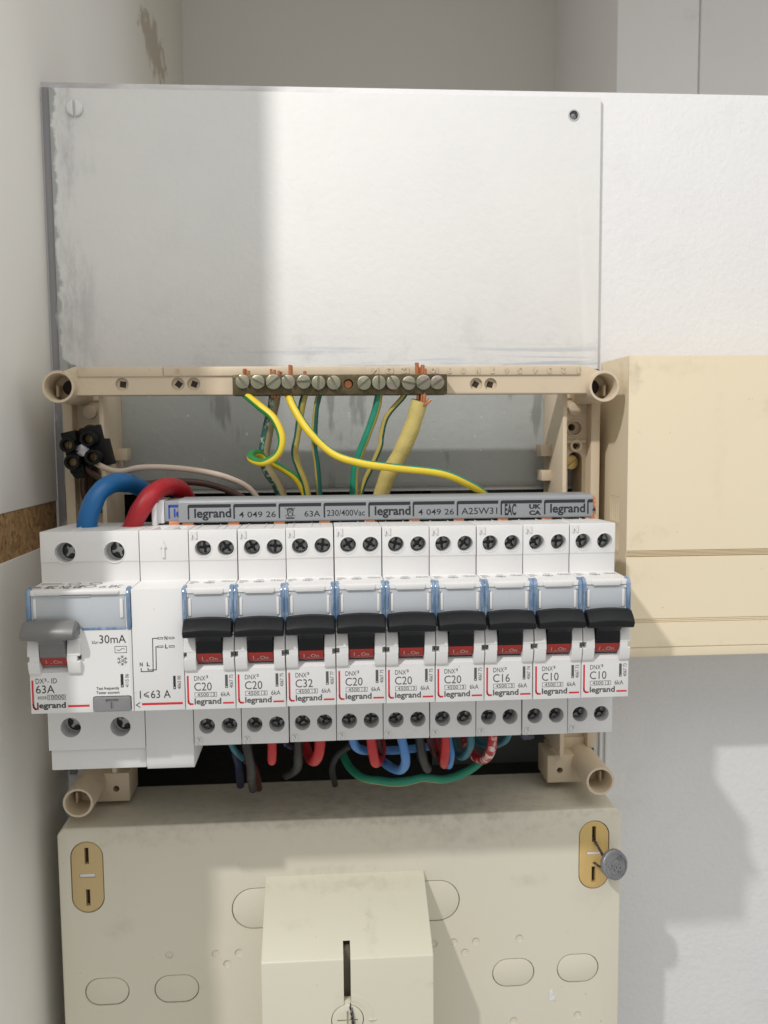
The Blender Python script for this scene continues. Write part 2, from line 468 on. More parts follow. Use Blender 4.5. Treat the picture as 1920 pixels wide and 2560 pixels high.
def cut(bm, cutter, mi=0):
    """bm minus cutter, returned as a new bmesh (still millimetres)"""
    bmesh.ops.recalc_face_normals(bm, faces=bm.faces); bmesh.ops.recalc_face_normals(cutter, faces=cutter.faces)
    ms = []
    for b in (bm, cutter):
        me = bpy.data.meshes.new('c'); b.to_mesh(me); b.free(); ms.append(me)
    oa = bpy.data.objects.new('a', ms[0]); ob = bpy.data.objects.new('b', ms[1])
    COL.objects.link(oa); COL.objects.link(ob)
    md = oa.modifiers.new('b', 'BOOLEAN'); md.operation = 'DIFFERENCE'; md.solver = 'EXACT'; md.object = ob; md.use_self = True
    dg = bpy.context.evaluated_depsgraph_get()
    me = bpy.data.meshes.new_from_object(oa.evaluated_get(dg))
    bpy.data.objects.remove(oa); bpy.data.objects.remove(ob)
    out = bmesh.new(); out.from_mesh(me); bpy.data.meshes.remove(me)
    for m in ms: bpy.data.meshes.remove(m)
    return out

def thing(name, label, cat, loc=(0, 0, 0), group=None, rot=None):
    o = bpy.data.objects.new(name, None); COL.objects.link(o); o.empty_display_size = .01
    o.location = V(*loc); o['label'] = label; o['category'] = cat
    if group: o['group'] = group
    if rot: o.rotation_euler = rot
    return o
def tag(o, label, cat, group=None):
    o['label'] = label; o['category'] = cat
    if group: o['group'] = group
    return o
def struct(name, bm, mats, parent=None):
    o = obj(name, bm, mats, parent)
    if not parent: o['kind'] = 'structure'
    return o
N = bmesh.new

# ---------------------------------------------------------------- the cupboard around the board
b = N(); box(b, -98, -76.4, -520, 128, 43.6, 560, .4)
lw = struct('left_wall', b, MELAMINE)
b = N(); box(b, -98, -76.4, -60, 128, -460, 24.2, .4); obj('lower_wall_panel', b, MELAMINE, lw)
b = N(); box(b, -97, -77.0, -60, 127, 24.25, 43.55); obj('chipboard_strip', b, CHIP, lw)
b = N(); box(b, -98, 277, -517, -497, 100, 560); struct('rear_wall', b, REARWALL)
b = N(); box(b, 277, 341, -517, -315, 100, 560, 1.0); box(b, 342.2, 620, -517, -315.3, 100, 560, 1.0); struct('column', b, COLUMNW)
b = N(); box(b, -120, 640, -517, 118, 500, 520); struct('unseen_shade_ceiling', b, REARWALL)  # unseen top, added to block lamp light from rear wall and column

# white painted board that carries everything, with the opening behind the breakers
b = N(); box(b, -78, 560, -120, -57, -460, 234.4, .8)
c = N(); box(c, -66, 184.2, -119, -40, -100, 46); box(c, 177.2, 184.2, -119, -40, 45, 104.2)
board = struct('white_board', cut(b, c), PLASTER)
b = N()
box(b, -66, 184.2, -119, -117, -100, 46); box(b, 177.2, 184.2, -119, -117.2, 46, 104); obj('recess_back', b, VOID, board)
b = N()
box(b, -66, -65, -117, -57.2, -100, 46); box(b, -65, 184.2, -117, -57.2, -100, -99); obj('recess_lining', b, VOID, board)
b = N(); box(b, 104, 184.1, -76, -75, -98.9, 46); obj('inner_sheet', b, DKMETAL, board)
b = N(); box(b, -75.6, -72.1, -57.4, -55.6, -90, 231.5, .3); obj('edge_strip', b, EDGESTEEL, board)
b = N()
for x in (186.5, 189.4): box(b, x, x + 1.6, -57.4, -55.2, -260, -26, .4)
obj('edge_moulding', b, PLASTER, board)

pl = thing('steel_cover_plate', 'wide grey steel plate painted white, its bare lower edge showing behind the wires', 'plate', (56, -56, 48))
b = N()
prism(b, [(0, 182.8), (1.7, 182.8), (1.9, 3), (1.0, 0), (0, 0)], 'x', -128, 126.7, .25)
c = N(); cyl(c, 113.6, 174.5, 2.2, -3, 5, 20); box(c, 121.2, 140, -5, 5, -5, 56.2)
obj('sheet', cut(b, c), PSTEEL, pl)
b = N(); cyl(b, -116.5, 173.7, 3.7, 1.6, 3.6, 28, .9)
c = N(); box(c, -117.1, -115.9, 2.0, 6, 169, 178.5); obj('painted_screw', cut(b, c), PLASTER, pl)
b = N(); ring(b, 113.6, 174.5, 2.7, 2.1, .5, 2.05, 24, 0, .1); obj('hole_rim', b, SILVER, pl)
b = N(); cyl(b, 113.6, 174.5, 1.5, -1, .6, 16, .2); obj('hole_screw', b, SCREWDARK, pl)
b = N(); cyl(b, 113.6, 174.5, 2.15, -2, -.9, 16); obj('hole_back', b, VOID, pl)

# ---------------------------------------------------------------- beige frame that carries the rail
fr = thing('mounting_frame', 'yellowed beige plastic frame with hollow corner posts behind the breaker row', 'frame', (56, -55, 0))
def F(x): return x - 56          # local x
def FD(d): return d + 55         # local D
b = N()
prism(b, [(F(-60), 90.6), (F(171), 90.4), (F(174), 95), (F(171), 99.5), (F(164), 102.3), (F(-53.3), 102.5), (F(-60), 100), (F(-63), 95)], 'D', FD(-18), FD(-10.3), .35)
box(b, F(-52), F(-17), FD(-17.5), FD(-9.7), 98.3, 102.4, .2); box(b, F(-16.6), F(161), FD(-17.5), FD(-9.5), 98.5, 102.3, .2)
c = N()
holes = [(-34, 95.2, 8), (-10.9, 95.2, 38), (-4.4, 95.2, 20), (115.6, 94.6, 30), (121.9, 94.5, 14)]
for x, z, a in holes: cyl(c, F(x), z, 2.75, FD(-12.2), FD(0), 24)
for x in (-58.7, 170.2): cyl(c, F(x), 93.9, 5.3, FD(-25), FD(0), 32)
rail = obj('top_rail', cut(b, c), BEIGE, fr)
for x, z, a in holes:
    b = N(); box(b, -1.25, 1.25, -1, .9, -1.25, 1.25)
    h_ = obj('square_hole', b, HOLE, rail, None); h_.location = V(F(x), FD(-13), z); h_.rotation_euler = (0, math.radians(a), 0)
for s_, x in (('1', 159.9), ('2', 153.4), ('3', 147.3), ('4', 141.2), ('5', 134.3), ('6', 128.7), ('7', 122.5), ('N', 116.2), ('8', 109.8), ('9', 103.8), ('10', 97.4), ('12', 84.9), ('13', 78.2), ('14', 72.0)):
    w = 1.6 if len(s_) == 1 else 3.1
    if s_ == '1': w = .7
    b = N(); text(b, s_, F(x) + w / 2, w, 101.6, 2.3, FD(-9.6), .04, 180, h=.6)
    obj('position_number', b, BEIGE, rail)
b = N()
for k in range(3): box(b, F(-12.4 + k * .3), F(-9.2 - k * .3), FD(-9.7), FD(-9.3), 99.5 + k * .8, 99.75 + k * .8)
box(b, F(-10.9), F(-10.7), FD(-9.7), FD(-9.3), 99.3, 101.8)
obj('earth_symbol', b, BEIGE, rail)
for i, (x, z) in enumerate(((-58.7, 94.0), (170.2, 93.2), (-57.5, -83), (170.9, -81.6))):
    b = N(); up = z > 0; ro = 6.7 if up else 6.5
    ring(b, F(x), z, ro, ro - 1.3, FD(-52), FD(-5), 40, 0, .5)
    cyl(b, F(x), z, ro - 1.2, FD(-52), FD(-20), 32)
    sx = 1 if x > 0 else -1
    box(b, F(x) - .5 + sx * 3, F(x) + .5 + sx * 3, FD(-20), FD(-14), z - 3.8, z + 1.0, .2)
    t = obj('corner_post', b, BEIGE, fr)
    b = N(); cyl(b, F(x) - sx * .9, z + .3, 3.2, FD(-20.1), FD(-19.7), 24); obj('post_hole', b, HOLE, t)

def side_post(sx):
    X = lambda x: F(56 + sx * (x - 56))          # drawn for the right-hand post
    def bx(b, x0, x1, *a): box(b, min(X(x0), X(x1)), max(X(x0), X(x1)), *a)
    b = N()
    bx(b, 172.7, 176.9, FD(-54), FD(-31), -76, 92, .4)              # outer rim
    bx(b, 156.4, 158.4, FD(-54), FD(-20), -76, 92, .4)              # inner rim
    g = N(); bx(g, 158.2, 172.9, FD(-54), FD(-38), -76, 92)           # floor
    c = N()
    prism(c, stad(X(167.2), 53.5, 6.8, 22), 'D', FD(-58), FD(-30))
    cyl(c, X(166.8), 75.6, 3.3, FD(-41), FD(-30), 24); cyl(c, X(166.4), 76, 1.7, FD(-58), FD(-30), 18)
    g = cut(g, c)
    me = bpy.data.meshes.new('t'); g.to_mesh(me); g.free(); b.from_mesh(me); bpy.data.meshes.remove(me)
    bx(b, 158.2, 172.9, FD(-38), FD(-36.8), 91 - 1.5, 92, .2)
    cyl(b, X(166.6), 84.6, 3.1, FD(-38), FD(-36.5), 28, .2)
    ring(b, X(167.2), 67.4, 3.0, 1.7, FD(-38), FD(-35.5), 24); bx(b, 161.5, 172, FD(-38), FD(-36), 68.6, 70.0, .2)
    ring(b, X(166.8), 75.6, 3.9, 3.2, FD(-38), FD(-37.2), 24)
    if sx > 0:
        bx(b, 151.6, 156.6, FD(-50), FD(-40), 62.5, 68, .3); bx(b, 152, 156.6, FD(-50), FD(-40), 51, 56, .3)
    else: bx(b, 151.0, 156.6, FD(-46), FD(-38), 62.6, 68.0, .3)
    bx(b, 158.2, 172.9, FD(-40), FD(-36), 30, 31.2, .1)
    sp = obj('side_post', b, BEIGE, fr)
    b = N(); cyl(b, X(167.2), 67.4, 1.6, FD(-38.2), FD(-37.5), 4); cyl(b, X(166.4), 76, 1.75, FD(-54), FD(-53), 16); obj('hole_bottom', b, HOLE, sp)
    return X
X = side_post(1)
b = N(); cyl(b, X(166.4), 59.6, 3.5, FD(-50), FD(-41), 28, .4)
xf = Matrix.Translation(Vector(P(X(166.4), 0, 59.6))) @ Matrix.Rotation(math.radians(-40), 4, 'Y') @ Matrix.Translation(-Vector(P(X(166.4), 0, 59.6)))
c = N(); box(c, X(166.4) - 5, X(166.4) + 5, FD(-42.2), FD(-30), 59.0, 60.2, xf=xf)
obj('fixing_screw', cut(b, c), BRASS, fr)
side_post(-1)
for sx in (-1, 1):
    X = lambda x: F(56 + sx * (x - 56))
    b = N(); x0, x1 = sorted((X(152.8), X(170)))
    z0 = -92.6 if sx < 0 else -91.2
    box(b, x0, x1, FD(-46), FD(-28), z0, z0 + 13.4, .6)
    prism(b, [(X(156), z0 + 13), (X(162), z0 + 19), (X(174), z0 + 19), (X(174), z0 + 13)], 'D', FD(-50), FD(-36), .5)
    c = N(); cyl(c, X(158.8), z0 + 6.0, 1.45, FD(-34), FD(-20), 20)
    lug = obj('fixing_lug', cut(b, c), BEIGE, fr)
    b = N(); cyl(b, X(158.8), z0 + 6.0, 1.5, FD(-34.3), FD(-33.8), 16); obj('lug_hole', b, HOLE, lug)

# ---------------------------------------------------------------- brass earth bar
bar = thing('earth_terminal_bar', 'long tarnished brass terminal bar clipped to the top rail, holding slotted screws', 'terminal bar', (57, -3, 94.2))
b = N(); box(b, -44.2, 44.6, -7, 3, -4.3, 4.1, .3)
c = N(); cyl(c, 3.4, .2, 2.0, -2, 5, 20)
blk = obj('brass_block', cut(b, c), BRASSBAR, bar)
xf = Matrix.Rotation(math.radians(.6), 4, 'Y')
sb = None
def slot_screw():
    b = N(); cyl(b, 0, 0, 2.95, 0, 2.1, 26, .5)
    c = N(); box(c, -.48, .48, .7, 4, -4, 4)
    return mesh_of(cut(b, c), [SCREWZINC])
ssm = slot_screw()
ang = [-38, -62, 52, -32, 88, 3, -28, None, 50, 2, -30, -78, 58, 55]
for i, (x, z, a) in enumerate(zip((17, 23.2, 29.6, 35.6, 42, 48, 54.3, 60.4, 66.8, 72.9, 78.9, 85.4, 91.5, 97.3), (95.4, 95.2, 95.2, 95.2, 95.2, 94.8, 94.8, 94.4, 94.6, 94.8, 94.7, 94.5, 94.8, 94.7), ang)):
    if a is None: continue
    s = obj('screw', ssm, None, bar, (x - 57, 2.4 + random.uniform(0, 1.0), z - 94.2))
    k = 1.08 if i in (2, 12) else 1.0
    s.scale = (k, 1, k); s.rotation_euler = (0, math.radians(a), 0)
b = N(); cyl(b, 3.4, .2, 1.6, -2.5, -.6, 18); obj('empty_screw_hole', b, COPPER, bar)

# ---------------------------------------------------------------- black connector strip on the left
cb = thing('connector_block', 'small black two-way connector strip with brass screws, tilted on the left post', 'connector', (-52.5, -20, 67.5), rot=(0, math.radians(-12), 0))
b = N()
box(b, -7.6, -1.6, -8, 4, -8.5, 9.3, .4); box(b, -.2, 9.0, -10, 2, -8.0, 9.6, .4); box(b, -7, 8, -10, 0, -5, 5)
cyl(b, -4.6, -8.5, 2.6, -6, 3.4, 16)
for x, z in ((-4.7, 3.6), (-4.7, -3.8), (4.4, 4.2), (4.4, -3.6)): ring(b, x, z, 3.3, 2.0, 0, 8.5 if x < 0 else 10, 24)
obj('body', b, JETBLACK, cb)
csm = None
for x, z, a in ((-4.7, 3.6, 20), (-4.7, -3.8, 85), (4.4, 4.2, 40), (4.4, -3.6, 35)):
    if csm is None:
        b = N(); cyl(b, 0, 0, 1.9, 0, 1.6, 20, .2); c = N(); box(c, -.3, .3, .8, 3, -3, 3); csm = mesh_of(cut(b, c), [DIMBRASS])
    s = obj('screw', csm, None, cb, (x, 4.4 if x < 0 else 4.8, z)); s.rotation_euler = (0, math.radians(a), 0)
b = N(); cyl(b, -.2, .2, 2.6, 0, 5.0, 18, .4); c = N(); box(c, -4, 4, 4.0, 7, -.1, .5); obj('centre_screw', cut(b, c), SILVER, cb)
b = N(); box(b, 3.2, 4.4, -8, -2, -10.5, -7.5, .2); obj('brass_insert', b, BRASS, cb)

# ---------------------------------------------------------------- wires
def wire(label, pts, r, m, stripe=None, twist=0, group=None, cat='wire', n=16):
    o0 = pts[0]; q = [(p[0] - o0[0], p[1] - o0[1], p[2] - o0[2]) for p in pts]
    q = [(p[0] + random.uniform(-.12, .12), p[1], p[2] + random.uniform(-.12, .12)) for p in q]
    ph_ = random.uniform(0, 6); b = N(); sweep(b, q, lambda t, r=r, ph_=ph_: r * (1 + .035 * math.sin(t * 17 + ph_) + .02 * math.sin(t * 41 + 2 * ph_)), n, 7, stripe, twist)
    o = obj('wire', b, m, None, o0); return tag(o, label, cat, group)
GE = 'green and yellow earth wires under the brass bar'
w1 = wire('bright yellow and green earth wire curled into a loop below the brass bar', [(17.1, -3, 90.8), (23.8, 4, 85.2), (29.9, 8, 80.0), (32.9, 10, 72.5), (31.3, 10, 66.0), (25.9, 8, 62.5), (20.6, 2, 63.5), (19.6, -5, 65.4), (22.4, -10, 65.7), (26.1, -13, 62.6), (31.8, -16, 59.0), (37.6, -18, 54.3), (41.5, -20, 47.0), (43.0, -22, 38.6)], 1.62, [W_YEL, W_GRN], (130, 165), 25, GE)
w2 = wire('thick old earth wire with a speckled dark green stripe, behind the looped one', [(29.7, -7, 90.9), (28.7, -9, 85.2), (26.0, -12, 75.5), (24.3, -13, 65.6), (25.5, -14, 59.2), (29.7, -16, 51.4), (33.0, -18, 41.1)], 2.45, [W_TANSP, W_SPECK], (97, 150), 10, GE)
w3 = wire('long bright yellow wire sweeping from the bar down to the right above the busbar', [(35.3, -3, 90.7), (37.8, 1, 84.4), (44.0, 6, 74.9), (53.6, 10, 65.8), (64.7, 14, 62.1), (77.6, 16, 60.2), (96.3, 16, 57.7), (108.2, 12, 53.1), (117.3, 4, 47.6), (124.3, -6, 39.9)], 1.62, [W_YEL, W_TEAL], (320, 85), 60, GE)
w4 = wire('yellow wire with a green left edge hanging straight behind the long yellow one', [(42.2, -4, 90.7), (40.9, -5, 85.0), (38.7, -7, 73.4), (37.4, -8, 66.0), (39.0, -9, 59.6), (41.8, -11, 51.6), (43.5, -14, 40.3)], 1.5, [W_YELOLD, W_TEALDK], (105, 140), 0, GE)
w5 = wire('thin dark green wire with a yellow left edge, hanging in the middle', [(48.3, -4, 90.7), (46.7, -5, 83.0), (46.0, -7, 69.4), (47.1, -9, 59.5), (48.0, -12, 40.4)], 1.25, [W_TEALDK, W_YELOLD], (112, 130), 0, GE)
w6 = wire('teal green wire with a narrow yellow edge slanting down left under number 14', [(73.4, -4, 90.5), (72.0, -5, 83.8), (68.6, -6, 74.1), (64.7, -8, 64.3), (62.8, -9, 57.4), (62.2, -12, 40.2)], 1.75, [W_TEAL, W_YELOLD], (-60, 122), 0, GE)
w7 = wire('thin kinked olive wire with a dark green edge beside the thick yellow cable', [(84.5, -4, 90.5), (83.0, -5, 88.2), (76.8, -7, 80.9), (74.4, -8, 73.1), (74.0, -8, 68.2), (70.1, -10, 59.3), (66.9, -12, 52.2), (63.2, -14, 40.0)], 1.15, [W_YELOLD, W_TEALDK], (-70, 150), 0, GE)
w8 = wire('thick shiny yellow cable with frayed copper end under the right end of the bar', [(90.4, -3, 87.3), (87.2, -5, 75.9), (81.9, -8, 64.2), (77.1, -11, 55.1), (72.2, -16, 39.7)], 3.5, [W_AMBER], None, 0, GE, 'cable', 22)
def strands(par, pts, o):
    b = N()
    for (x0, z0, x1, z1, D, r) in pts:
        sweep(b, [(x0 - o[0], D - o[1], z0 - o[2]), ((x0 + x1) / 2 - o[0] + .1, D + .2 - o[1], (z0 + z1) / 2 - o[2]), (x1 - o[0], D - o[1], z1 - o[2])], r, 8, 3)
    obj('copper_end', b, COPPER, par)
strands(w1, [(17, 89, 17.1, 101.0, -5, .5), (18, 89, 18.2, 100.7, -4.7, .45), (19, 89, 19.3, 100.3, -5, .45), (17.6, 89, 17.7, 101.2, -6, .4)], (17.1, -3, 90.8))
strands(w2, [(28.6, 89, 28.4, 100.9, -5, .6), (29.6, 89, 29.9, 100.6, -4.6, .6), (30.8, 89, 31.6, 100.2, -5, .55), (31, 89, 32.6, 99.9, -6, .5)], (29.7, -7, 90.9))
strands(w3, [(36, 89, 36.2, 102.6, -5, .65), (36.8, 89, 36.9, 102.4, -5.6, .5)], (35.3, -3, 90.7))
strands(w4, [(42.2, 89, 42.4, 100.0, -5, .7)], (42.2, -4, 90.7))
strands(w8, [(90.2, 86, 89.5, 103.4, -5.6, .85), (91.2, 86, 91.9, 102.4, -4.6, .85), (92.2, 86, 92.9, 100.8, -4.6, .7), (91, 86, 91, 101.5, -6, .7), (90.6, 85, 91.3, 91, -1.2, .75), (91.6, 85, 92.2, 91, -.8, .8), (92, 85.5, 94.6, 87.8, -.5, .75)], (90.4, -3, 87.3))
wire('cream white wire running from the black connector block above the blue cable', [(-50.0, -18, 64.5), (-46.0, -14, 61.7), (-39.2, -8, 59.3), (-33.8, -5, 59.0), (-26.7, -3, 60.4), (-17.3, -3, 60.5), (-4.4, -6, 59.2), (8.5, -10, 55.8), (17.7, -15, 50.4), (24.2, -20, 40.1)], 1.25, [W_WHITE])
wire('dark brown wire running low behind the cream white one', [(-55.0, -22, 62), (-51.9, -20, 59.2), (-42.7, -22, 53.6), (-30.9, -22, 52.6), (-14.9, -22, 53.7), (-1.1, -23, 52.2), (12.8, -25, 46.6), (20.5, -28, 38.4)], 1.45, [W_BROWN])
wire('dark brown wire bent in a hook inside the left post', [(-56, -34, 60), (-57.6, -34, 53), (-56.4, -33, 45), (-51, -32, 41), (-46, -31, 42)], 1.6, [W_BROWN])
wire('thick blue supply cable arching into the top of the residual current device', [(-42.6, 24, 34), (-41.8, 24, 37.7), (-40.4, 24, 43.9), (-37.6, 22, 50.9), (-34.5, 17, 54.4), (-31.2, 8, 55.0), (-27.6, -6, 52.3), (-24.1, -22, 45.7), (-23.2, -32, 36.5)], 3.75, [W_BLUE], None, 0, 'thick supply cables', 'cable', 24)
wire('thick red supply cable arching into the top of the residual current device', [(-26.0, 24, 34), (-24.7, 24, 37.4), (-22.0, 24, 43.7), (-18.7, 22, 48.7), (-15.7, 17, 52.3), (-12.6, 8, 53.2), (-10.2, -4, 50.7), (-9.0, -18, 44.7), (-8.3, -28, 35.7)], 3.7, [W_RED], None, 0, 'thick supply cables', 'cable', 24)
LOW = [
 ('dull teal wire end under the first breaker', 1.3, W_BTEAL, [(10.4, 20, -48.0), (11.9, 18, -53.0), (13.2, 10, -58.7), (14.4, 0, -64.5), (15.3, -20, -74.3)]),
 ('black wire hanging straight down under the first C20 breaker', 1.9, W_BLACK, [(17.3, 24, -46.8), (18.1, 22, -53.6), (18.5, 16, -62.0), (17.5, 6, -70.7), (16.3, -15, -83.3)]),
 ('shade-darkened navy blue wire deep in the recess at the far left', 1.8, W_NAVY, [(10.3, 0, -60.8), (10.1, -15, -72.2), (8.7, -35, -89.6)]),
 ('red wire bent back under the second C20 breaker', 1.8, W_LRED, [(27.6, 24, -46.4), (27.6, 24, -52.4), (27.1, 20, -57.7), (26.2, 6, -60.0), (25.0, -25, -63.0)]),
 ('shade-darkened red wire deep in the recess behind the black one', 1.8, W_DRED, [(15.3, 5, -62.2), (17.4, -10, -72.2), (17.5, -30, -89.6)]),
 ('black wire in shadow under the C32 breaker', 1.9, W_BLACK, [(37.9, 22, -47.5), (37.7, 18, -56.5), (36.5, 8, -65.8), (30.8, -20, -80.0)]),
 ('thick red wire hooked back under the C32 breaker', 2.2, W_LRED, [(46.8, 24, -47.0), (46.2, 24, -53.1), (44.5, 18, -58.7), (42.2, 4, -63.5), (40.3, -10, -64.6), (38.4, -25, -64.9)]),
 ('light blue wire sagging sideways behind the middle red wire', 1.8, W_LBLUE, [(59.6, 22, -47.4), (61.1, 20, -52.8), (64.7, 14, -56.8), (70.2, 4, -60.6), (79.2, -10, -66.1), (90.3, -15, -67.3), (99.2, -20, -68.2)]),
 ('thin grey wire curving down in the middle of the recess', 1.4, W_GREY, [(59.7, -10, -63.2), (54.0, -15, -69.5), (51.5, -20, -77.3), (52.8, -30, -89.1)]),
 ('red wire in a narrow loop under the breaker right of the C32', 2.0, W_LRED, [(66.9, 24, -46.9), (67.8, 24, -53.0), (69.1, 20, -59.9), (71.5, 8, -63.0), (73.2, -5, -62.3), (73.6, -25, -64.4)]),
 ('light blue wire in a wide loop just right of the middle red one', 1.9, W_LBLUE, [(79.1, 24, -47.3), (80.6, 24, -54.2), (81.3, 20, -60.4), (79.9, 14, -65.6), (77.1, 6, -68.0), (73.8, -4, -68.9), (71.0, -25, -72.1)]),
 ('dark grey wire bent back between the light blue loop and the right red wire', 1.9, W_BLACK, [(86.5, 24, -47.6), (87.5, 22, -54.4), (89.6, 16, -62.2), (91.5, 10, -67.3), (91.6, -5, -70.3), (90.0, -20, -69.1)]),
 ('straight red wire bent back under the last C20 breaker', 1.8, W_LRED, [(97.1, 25, -47.6), (97.0, 25, -53.6), (96.8, 22, -60.1), (98.2, 12, -64.4), (98.9, -5, -66.4), (98.2, -25, -65.2)]),
 ('light blue wire close behind the straight red one', 1.5, W_LBLUE, [(99.6, 16, -52.4), (100.6, 16, -58.6), (100.7, 12, -64.9), (101.5, 0, -68.7), (102.6, -20, -68.7)]),
 ('blue green wire in a round loop under the C16 breaker', 1.6, W_BTEAL, [(107.8, 22, -49.0), (108.1, 20, -54.3), (106.7, 12, -61.5), (105.2, 2, -64.0), (105.8, -10, -64.3), (107.7, -20, -63.7)]),
 ('red wire flecked with white paint looping under the C16 breaker', 2.0, W_REDSP, [(116.7, 24, -48.6), (116.1, 22, -55.4), (114.9, 14, -62.2), (112.8, 4, -64.8), (111.6, -8, -64.6), (111.9, -20, -63.8)]),
 ('blue green wire curving left from under the first C10 breaker', 1.5, W_BTEAL, [(123.7, 20, -50.2), (121.5, 12, -56.5), (118.4, 4, -60.1), (115.3, -6, -61.5), (116.1, -20, -64.0)]),
 ('short shade-darkened blue wire at the far right under the C10 breakers', 1.3, W_NAVY, [(130.9, 15, -51.4), (135.3, 5, -56.5), (140.9, -10, -61.7)]),
 ('shade-darkened red wire beside the middle red loop', 1.8, W_DRED, [(70.7, 10, -53.6), (71.7, 6, -61.4), (71.6, 0, -66.9), (72.0, -20, -69.4)]),
 ('shade-darkened red wire left of the straight red one', 1.7, W_DRED, [(92.2, 12, -50), (93.5, 8, -57), (96.0, 0, -64), (98, -15, -68)]),
 ('short blue wire just visible between the second and third breakers', 1.3, W_NAVY, [(31.8, 10, -52.3), (33.1, 5, -56.6), (34.2, -5, -61.0), (35.8, -25, -66.6)]),
]
for lab, r, m, pts in LOW:
    top = (pts[0][0] - (pts[1][0] - pts[0][0]) * .3, max(pts[0][1], 8), -40.5)
    if pts[0][2] > -55: pts = [top] + pts
    wire(lab, pts, r, [m], None, 0, 'wires leaving the bottom of the breakers')
wire('long green wire with a yellow underside sagging across the bottom of the recess', [(55.8, -20, -69.7), (59.6, -10, -73.6), (64.8, 0, -74.1), (71.6, 5, -73.7), (77.6, 8, -73.3), (83.9, 8, -72.9), (90.1, 8, -71.7), (98.4, 5, -74.0), (106.0, 2, -73.8), (113.5, 0, -70.8), (119.8, -8, -69.1), (125.5, -20, -68.6)], 1.75, [W_TEAL, W_YELOLD], (200, 90), 30, 'wires leaving the bottom of the breakers')

# ---------------------------------------------------------------- screws in the terminal holes
def cross_screw(r):
    b = N(); cyl(b, 0, 0, r, -1.2, 0, 26, .25)
    c = N(); cyl(c, 0, 0, r * .42, -.9, 2, 6, mi=1)
    for k in range(2): box(c, -r * .16, r * .16, -.8, 2, -r * .86, r * .86, mi=1, xf=Matrix.Rotation(math.radians(90 * k + 20), 4, 'Y'))
    for k in range(4):
        a = math.radians(65 + 90 * k); cyl(c, r * .62 * math.cos(a), r * .62 * math.sin(a), r * .22, -.6, 2, 8, mi=1)
    return mesh_of(cut(b, c), [SCREWDARK, SCREWREC])
XS = cross_screw(2.55); XL = cross_screw(3.2); XL.materials[0] = SCREWREC
Z1, Z2, Z3, Z4 = 39.3, 20.75, -22.5, -41.7
BLOCKD, FRONTD = 44.0, 61.0

def module_body(w, zb, holes, r, opening=None, cutx=None, line_z=28.1, D4=BLOCKD):
    b = N()
    prism(b, [(0, Z1 - 1.2), (20, Z1 - .5), (43.2, Z1), (BLOCKD + .25, Z1), (BLOCKD + .25, line_z), (BLOCKD, line_z - .25), (BLOCKD, Z2 + .1), (FRONTD, Z2), (FRONTD, Z3), (D4, Z3), (D4, zb), (0, zb)], 'x', .13, w - .10, .28, 2)
    c = N()
    for x, z, dep in holes:
        cyl(c, x, z, r, BLOCKD - dep, BLOCKD + 4, 28)
    if opening:
        for q in opening: box(c, *q)
    if cutx: cutx(c)
    b = cut(b, c)
    for x, z, dep in holes:
        if z > 0: ring(b, x, z, r + .42, r, BLOCKD - .2, BLOCKD + .42, 30, 0, .15)
    return b

# ---------------------------------------------------------------- nine circuit breakers
HT = [(5.2, 32.5, 6.2), (13.5, 32.5, 6.2)]; HB = [(4.9, -34.3, 6.6), (13.2, -34.3, 6.6)]
OPEN = [(4.4, 13.6, 52, 63, -8.3, 3.6), (-1, 1.25, 58.4, 63, -3.6, -1.7), (16.35, 19, 58.4, 63, -3.6, -1.7), (1.2, 16.4, 60.45, 63, 7.5, 19.0),
        (-.5, 1.25, 57.5, 63, 7.8, 24), (16.35, 18.5, 57.5, 63, 7.8, 24)]
b = module_body(17.6, Z4, HT + HB, 2.95, OPEN)
# cheeks beside the toggle, ramp below it, embossed letters and top-edge ribs
for x0, x1 in ((.12, 4.35), (13.65, 17.48)):
    for za, zb_ in ((-8.7, -3.7), (-1.6, 4.2)):
        prof = [(60.2, za)] + [(61 + 1.9 * math.sin(math.pi * (z + 9.5) / 14.5) ** .7, z) for z in [za + (zb_ - za) * k / 5 for k in range(6)]] + [(60.2, zb_)]
        prism(b, prof, 'x', x0, x1, .2, 1)
    ix0, ix1 = (1.25, x1) if x0 < 5 else (x0, 16.35)
    prism(b, [(60.2, -3.75), (62.8, -3.75), (62.8, -1.55), (60.2, -1.55)], 'x', ix0, ix1)
prism(b, [(58.0, -5.8), (60.9, -8.45), (60.9, -8.8), (58, -8.8)], 'x', 4.4, 13.6)
text(b, 'N', .9, 2.2, 36.4, 2.3, BLOCKD + .2, .05, h=.6); text(b, 'N', .9, 1.9, -41.2, 2.3, BLOCKD - .05, .05, h=.6)
# bulged lip over the label window and two small side catches
prism(b, [(3.4, 20.6), (14.2, 20.6), (14.2, 19.2), (13.5, 18.6), (4.1, 18.6), (3.4, 19.2)], 'D', 59.5, 61.5, .25)
for s in (0, 1):
    x = 1.9 if not s else 14.75
    prism(b, rrect(x, x + .95, 10.8, 17.2, .45), 'D', 60, 60.95, .1)
    xx = 1.3 if not s else 15.5
    box(b, xx, xx + .8, 60, 61.0, 8.6, 10.2, .15); box(b, xx, xx + .8, 60, 61.0, 17.6, 18.6, .15)
for x in (2.6, 9.5, 12.5): box(b, x, x + .12, 24, 44, Z1 - .3, Z1 + .14)
BR_HOUS = mesh_of(b, [WHITE])
b = N(); box(b, 2.0, 15.6, 59.8, 60.65, 7.8, 18.9, .12); BR_WIN = mesh_of(b, [LABELPL])
b = N(); prism(b, [(58.2, 7.9), (61.5, 7.6), (62.0, 9), (61.7, 19.5), (60.6, 21.2), (58.2, 21.6)], 'x', -.02, 1.40, .25, 2)
box(b, .2, .9, 61.2, 62.3, 12, 17.0, .2)
BR_CLIP = mesh_of(b, [BLUECLIP])
